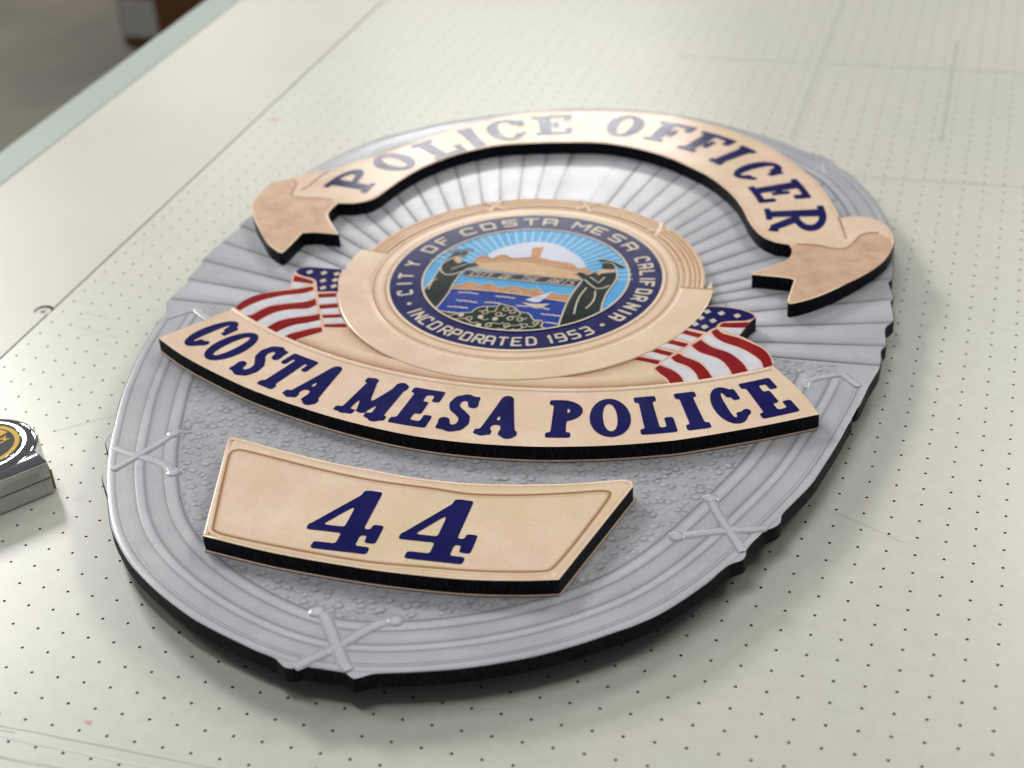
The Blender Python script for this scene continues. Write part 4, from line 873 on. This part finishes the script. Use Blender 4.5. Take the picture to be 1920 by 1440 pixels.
# small straps on the reeded ring
for a in (118, 83, 49):
    for s_ in (-1, 1):
        p = [(O[0]+r*math.cos(math.radians(a+s_*t)), O[1]+r*math.sin(math.radians(a+s_*t))) for r, t in ((8.0, 3.6), (7.45, 0), (6.9, -3.2))]
        pr = [(d*.12, h*.25, tint(c)) for d, h, c in [(-1, 0, .7), (-.6, .08, .98), (0, .13, 1.06), (.6, .08, .95), (1, 0, .65)]]
        ribbon("ring_strap", smooth_poly(p, 4, 80, False), pr, ZT+.034+.006*s_, GOLD, emblem)
# banner upper edge
ribbon("banner_lip", arc((-.2, 11.93), 20.79, 235.6, 305.2, 90), brown([(-.14, .0, .95), (-.1, .02, 1.03), (0, .045, 1.1), (.08, .03, 1.04), (.12, .004, .55), (.18, .004, .64), (.35, .004, .82), (.6, .004, .93), (.95, .004, 1)]), ZT+.003, GOLD, emblem)
# banner letters
C1 = (-0.1, 11.04)
BOT = [('C', -34.3, -31.0), ('O', -30.6, -26.6), ('S', -25.3, -22.2), ('T', -21.6, -17.7), ('A', -17.25, -13.0), ('M', -10.9, -5.2), ('E', -4.8, -.85), ('S', 0, 3.2), ('A', 3.9, 8.1),
       ('P', 10.8, 14.45), ('O', 15.05, 19.2), ('L', 19.85, 23.35), ('I', 24.25, 26.6), ('C', 27.65, 30.95), ('E', 31.6, 35.45)]
for ch, a0, a1 in BOT:
    w, h = math.radians(a1-a0)*21.87, 2.56
    def warp(x, y, a0=a0, a1=a1, w=w):
        a = math.radians(a0+(a1-a0)*x/w); r = 23.15-y
        return (C1[0]+r*math.sin(a), C1[1]-r*math.cos(a))
    letter_obj(ch, glyph(ch, w, h, .56, .38, rnd=3), warp, ZT+.014, NAVY, emblem)
# flags
def diamond(c, w=.17, h=.2):
    return [(c[0]+w, c[1]), (c[0], c[1]+h), (c[0]-w, c[1]), (c[0], c[1]-h)]
for fl, bgp in ((D['RF'], D['FLAGBG'][0]), (D['LF'], D['FLAGBG'][1])):
    film("flag_field", bgp, ZT+.008, PINK, emblem)
    film("canton", smooth_poly(fl['canton'], 3, 45), ZT+.020, NAVY, emblem)
    for p in fl['red']: film("red_stripe", smooth_poly(p, 3, 45), ZT+.020, RED, emblem)
    for p in fl['white']: film("white_stripe", smooth_poly(p, 3, 45), ZT+.020, WHITE, emblem)
    for p in fl['star']: film("star", diamond(p), ZT+.027, CREAM, emblem)

# seal
def circle(r, n=120): return arc(O, r, 0, 360-360/n, n)
film("seal_ring", circle(6.14), ZT+.022, NAVY, emblem)
stroke("seal_outline", circle(6.13), .07, ZT+.030, CREAM, emblem, closed=True)
film("sky", circle(4.6), ZT+.030, SKY, emblem)
for k, a in enumerate(np.arange(14, 167, 5.1)):
    p = [(0+r*math.cos(math.radians(a)), -.3+r*math.sin(math.radians(a))) for r in (1.5, 3.2, 4.86)]
    stroke("sunbeam", p, .10, ZT+.034, SKYPALE, emblem)
stroke("seal_outline", circle(4.63), .10, ZT+.060, CREAM, emblem, closed=True)
SM = dict(cloud=(CLOUD, .038), hill=(TAN, .042), foreground_hill=(SAND, .046), tower=(TAN, .046), roof_band=(TAN, .047), lettered_beam=(BEAM, .050), mountain=(TAN, .044), water=(WATER, .040),
          sail=(CLOUD, .050), hull=(CREAM, .052), shrub=(LEAF, .048), gown=(GOWN, .054), hair=(GOWN, .056), face=(SAND, .057), cap=(GOWN, .057))
for n_, lst in D['SEAL'].items():
    for p in lst:
        film(n_, smooth_poly(p, 2, 40) if n_ not in ('tower', 'lettered_beam', 'sail') else p, ZT+SM[n_][1], SM[n_][0], emblem)
for w, p in D['SEALSTROKE']:
    stroke("outline", smooth_poly(p, 3, 50, False), w, ZT+.064, CREAM, emblem)
for p in D['WAVE']:
    q = smooth_poly(p, 6, 90, False)
    q = [(x, y+.03*math.sin(k*1.9)) for k, (x, y) in enumerate(q)]
    stroke("wave", q, .085, ZT+.047, CREAM, emblem)
for (c, fl) in D['CURL']:
    if fl: film("curl", [(c[0]+.13*math.cos(a), c[1]+.15*math.sin(a)) for a in np.linspace(0, 2*math.pi, 13)[:-1]], ZT+.062, CREAM, emblem)
    else: stroke("curl", [(c[0]+.125*math.cos(a), c[1]+.15*math.sin(a)) for a in np.linspace(0, 2*math.pi, 15)[:-1]], .05, ZT+.068, CREAM, emblem, closed=True)
for ch, a in D['SEALTXT']:
    if ch == '.':
        c = (O[0]+5.45*math.cos(math.radians(a)), O[1]+5.45*math.sin(math.radians(a)))
        film("dot", [(c[0]+.11*math.cos(t), c[1]+.11*math.sin(t)) for t in np.linspace(0, 2*math.pi, 13)[:-1]], ZT+.03, CREAM, emblem)
        continue
    inner = ch.islower() or ch.isdigit()
    C = ch.upper()
    h = .72
    w = {'I': .16, '1': .3, 'M': .66}.get(C, .47)
    if 40 < a < 140: w = .72 if C != 'M' else .86
    elif a > 145 and a < 165: w = .62
    if C == 'I': w = .22
    def warp(x, y, a=a, w=w, inner=inner, h=h):
        if inner:
            r = 5.83-y; t = math.radians(a)+(x-w/2)/5.47
        else:
            r = 5.08+y; t = math.radians(a)-(x-w/2)/5.47
        return (O[0]+r*math.cos(t), O[1]+r*math.sin(t))
    letter_obj(C, stick_glyph(C, w, h, .135 if not inner else .115), warp, ZT+.030, CREAM, emblem)
bm = D['SEAL']['lettered_beam'][0]
TL, TR, BR, BL = [np.array(bm[i]) for i in (0, 2, 3, 5)]
for C, u0, uw in (('C', .045, .045), ('I', .107, .012), ('T', .135, .045), ('Y', .19, .045), ('O', .31, .05), ('F', .37, .042), ('T', .49, .045), ('H', .545, .045), ('E', .605, .04), ('A', .73, .05), ('R', .795, .045), ('T', .855, .045), ('S', .915, .045)):
    h = float(np.linalg.norm(TL-BL)); W = float(np.linalg.norm(TR-TL)); w = uw*W
    def warp(x, y, u0=u0, W=W, h=h):
        u = u0+x/W+.03*y/h; q = .14+.72*y/h
        b_, t_ = BL+(BR-BL)*u, TL+(TR-TL)*u
        return tuple(b_+(t_-b_)*q)
    letter_obj(C, stick_glyph(C, max(w, .06), h, .055, d=.02), warp, ZT+.058, CREAM, emblem)

# ---------------- number plate
ppts = smooth_poly(D['PLATE'], 4)
plate = prism("number_plate", ppts, ZB-.02, ZT, GOLD, BLACK, sign)
pa = np.array(ppts)
if area2(pa) < 0: pa = pa[::-1]
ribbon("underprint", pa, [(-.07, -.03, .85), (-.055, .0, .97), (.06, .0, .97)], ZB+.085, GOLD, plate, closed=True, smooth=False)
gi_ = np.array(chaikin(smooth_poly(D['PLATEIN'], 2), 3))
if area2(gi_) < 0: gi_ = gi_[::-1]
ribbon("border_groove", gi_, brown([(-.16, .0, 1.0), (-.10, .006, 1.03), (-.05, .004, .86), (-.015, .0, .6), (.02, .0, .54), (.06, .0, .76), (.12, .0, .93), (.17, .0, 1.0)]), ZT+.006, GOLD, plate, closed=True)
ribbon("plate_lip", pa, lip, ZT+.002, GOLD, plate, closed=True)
for bl, br_, tl in (((-2.6, -19.95), (.28, -19.78), (-2.75, -16.45)), ((.8, -19.72), (3.68, -19.52), (.65, -16.22))):
    bl, br_, tl = map(np.array, (bl, br_, tl))
    w, h = float(np.linalg.norm(br_-bl)), float(np.linalg.norm(tl-bl))
    def warp(x, y, bl=bl, br_=br_, tl=tl, w=w, h=h):
        return tuple(bl+(br_-bl)*x/w+(tl-bl)*y/h)
    letter_obj('4', glyph('4', w, h, .84, .38, rnd=4), warp, ZT+.016, NAVY, plate, "numeral")

# ------------------------------------------------------------------ tape measure
CHROME = plain("chrome", (0.80, 0.80, 0.83, 1), 0.08, 1.0)
GREYP = plain("grey_case_base", lin(214, 214, 208), 0.36, 0.15, grain=0.1)
YEL = plain("yellow_label", lin(220, 176, 8), 0.5, spec=0.2)
LBLK = plain("black_label", lin(30, 27, 24), 0.6, grain=0.6, gscale=900)
SLOT = plain("slot_black", (0.004, 0.004, 0.004, 1), 0.8)
HOOK = plain("hook_steel", lin(150, 140, 120), 0.3, 0.9)
TN = np.array([-35.70-SX, 5.22-SY]); e1 = np.array([-.592, -.806]); e2 = np.array([-.806, .592])
tm = empty("tape_measure", (TN[0], TN[1], 0))
tag(tm, "chrome tape measure with yellow and black round label beside the sign", "tape measure")
def tl_(s_, h, z): 
    q = s_*e1+h*e2; return (q[0], q[1], z)
cc = np.array([1.6, 2.4])
prof = [(0.0, 0.0), (3.6, 0.0), (3.72, .35)] + [(1.6+2.1*math.cos(math.radians(a)), 2.4+2.1*math.sin(math.radians(a))) for a in np.linspace(-18, 196, 64)] + [(-.32, 1.62), (-.1, 1.3), (.10, 1.07), (.04, .5)]
prof = np.array(prof)
def loops(name, lv, mat, cap=True):
    v, f = [], []
    n = len(prof)
    for ins, z in lv:
        d = prof-cc; l = np.linalg.norm(d, axis=1)[:, None]
        q = prof-d/l*ins
        v += [tl_(a, b, z) for a, b in q]
    for k in range(len(lv)-1):
        for i in range(n):
            j = (i+1) % n; f.append([k*n+i, k*n+j, (k+1)*n+j, (k+1)*n+i])
    if cap:
        f.append([(len(lv)-1)*n+i for i in range(n)]); f.append([i for i in range(n)][::-1])
    o = mesh_obj(name, v, f, mat, tm, smooth=True)
    o.data.set_sharp_from_angle(angle=math.radians(28))
    return o
loops("case", [(.10, 0.0), (.03, .04), (.0, .12), (0.0, 1.44), (.02, 1.52), (.06, 1.57), (.12, 1.59)], CHROME)
n_ = 72
dome = [(2.03, 1.55), (2.02, 1.59), (1.97, 1.625), (1.88, 1.655), (1.77, 1.675), (1.65, 1.685), (1.56, 1.68), (1.48, 1.665)]
vv = [tl_(cc[0]+q*math.cos(t), cc[1]+q*math.sin(t), zz) for q, zz in dome for t in np.linspace(0, 2*math.pi, n_+1)[:-1]]
ff = [[k*n_+i, k*n_+(i+1) % n_, (k+1)*n_+(i+1) % n_, (k+1)*n_+i] for k in range(len(dome)-1) for i in range(n_)]
mesh_obj("domed_face", vv, ff, CHROME, tm, smooth=True)
def lbox(name, s0, s1, h0, h1, z0, z1, mat, par=tm, bev=0):
    v = [tl_(s_, h, z) for z in (z0, z1) for h in (h0, h1) for s_ in (s0, s1)]
    f = [[0, 2, 3, 1], [4, 5, 7, 6], [0, 1, 5, 4], [1, 3, 7, 5], [3, 2, 6, 7], [2, 0, 4, 6]]
    return mesh_obj(name, v, f, mat, par)
bpl = lbox("base_plate", .30, 3.6, -.05, .02, .06, 1.46, GREYP)
lbox("base_end", .02, .29, -.045, .02, .05, 1.46, GREYP)
lbox("seam_ridge", .02, 3.6, -.075, .0, .74, .78, STEEL)
for k in range(60):
    s0 = .42+k*.05
    lbox("grip_rib", s0, s0+.025, -.075, -.04, .84, 1.22, GREYP, bpl)
lbox("blade_slot", -.03, .05, .06, .95, .12, 1.32, SLOT)
lbox("hook", -.10, -.05, -.02, .30, .12, 1.1, HOOK)
lbox("blade", -.06, .06, .06, .12, .16, 1.2, YEL)
def disc(name, r, z, mat, par, n=48, r0=None):
    a = np.linspace(0, 2*math.pi, n+1)[:-1]
    if r0 is None:
        v = [tl_(cc[0]+r*math.cos(t), cc[1]+r*math.sin(t), z) for t in a]; f = [list(range(n))]
    else:
        v = [tl_(cc[0]+q*math.cos(t), cc[1]+q*math.sin(t), zz) for q, zz in ((r0, z-.03), (r0, z), ((r+r0)/2, z+.02), (r, z), (r, z-.03)) for t in a]
        f = [[k*n+i, k*n+(i+1) % n, (k+1)*n+(i+1) % n, (k+1)*n+i] for k in range(4) for i in range(n)]
    return mesh_obj(name, v, f, mat, par)
disc("label_rim", 1.50, 1.695, CHROME, tm, r0=1.38)
lab = disc("label", 1.40, 1.698, YEL, tm)
a_ = np.linspace(0, 2*math.pi, 49)[:-1]
disc("label_ring", 1.20, 1.702, LBLK, lab)
t0, t1, t2 = [np.array(p)-TN for p in D['TAPETXT']]
bd = (t1-t0)/np.linalg.norm(t1-t0); ud = np.array([-bd[1], bd[0]])
# yellow upper field of the label, cut straight along the lettering
cl = np.array(tl_(cc[0], cc[1], 0)[:2])
hgt = float((t0+ud*.32-cl) @ ud)
a0_ = math.asin(max(-.95, min(.95, hgt/1.12)))
seg = [cl+1.12*(math.cos(t)*bd+math.sin(t)*ud) for t in np.linspace(a0_, math.pi-a0_, 26)]
mesh_obj("label_field", [(p[0], p[1], 1.706) for p in seg], [list(range(len(seg)))], YEL, lab)
for C, pos in (('C', t0), ('K', t1)):
    def warp(x, y, pos=pos): return tuple(pos+bd*(x-.11)+ud*(y-.16))
    letter_obj(C, stick_glyph(C, .22, .33, .07, d=.015), warp, 1.710, YEL, lab)
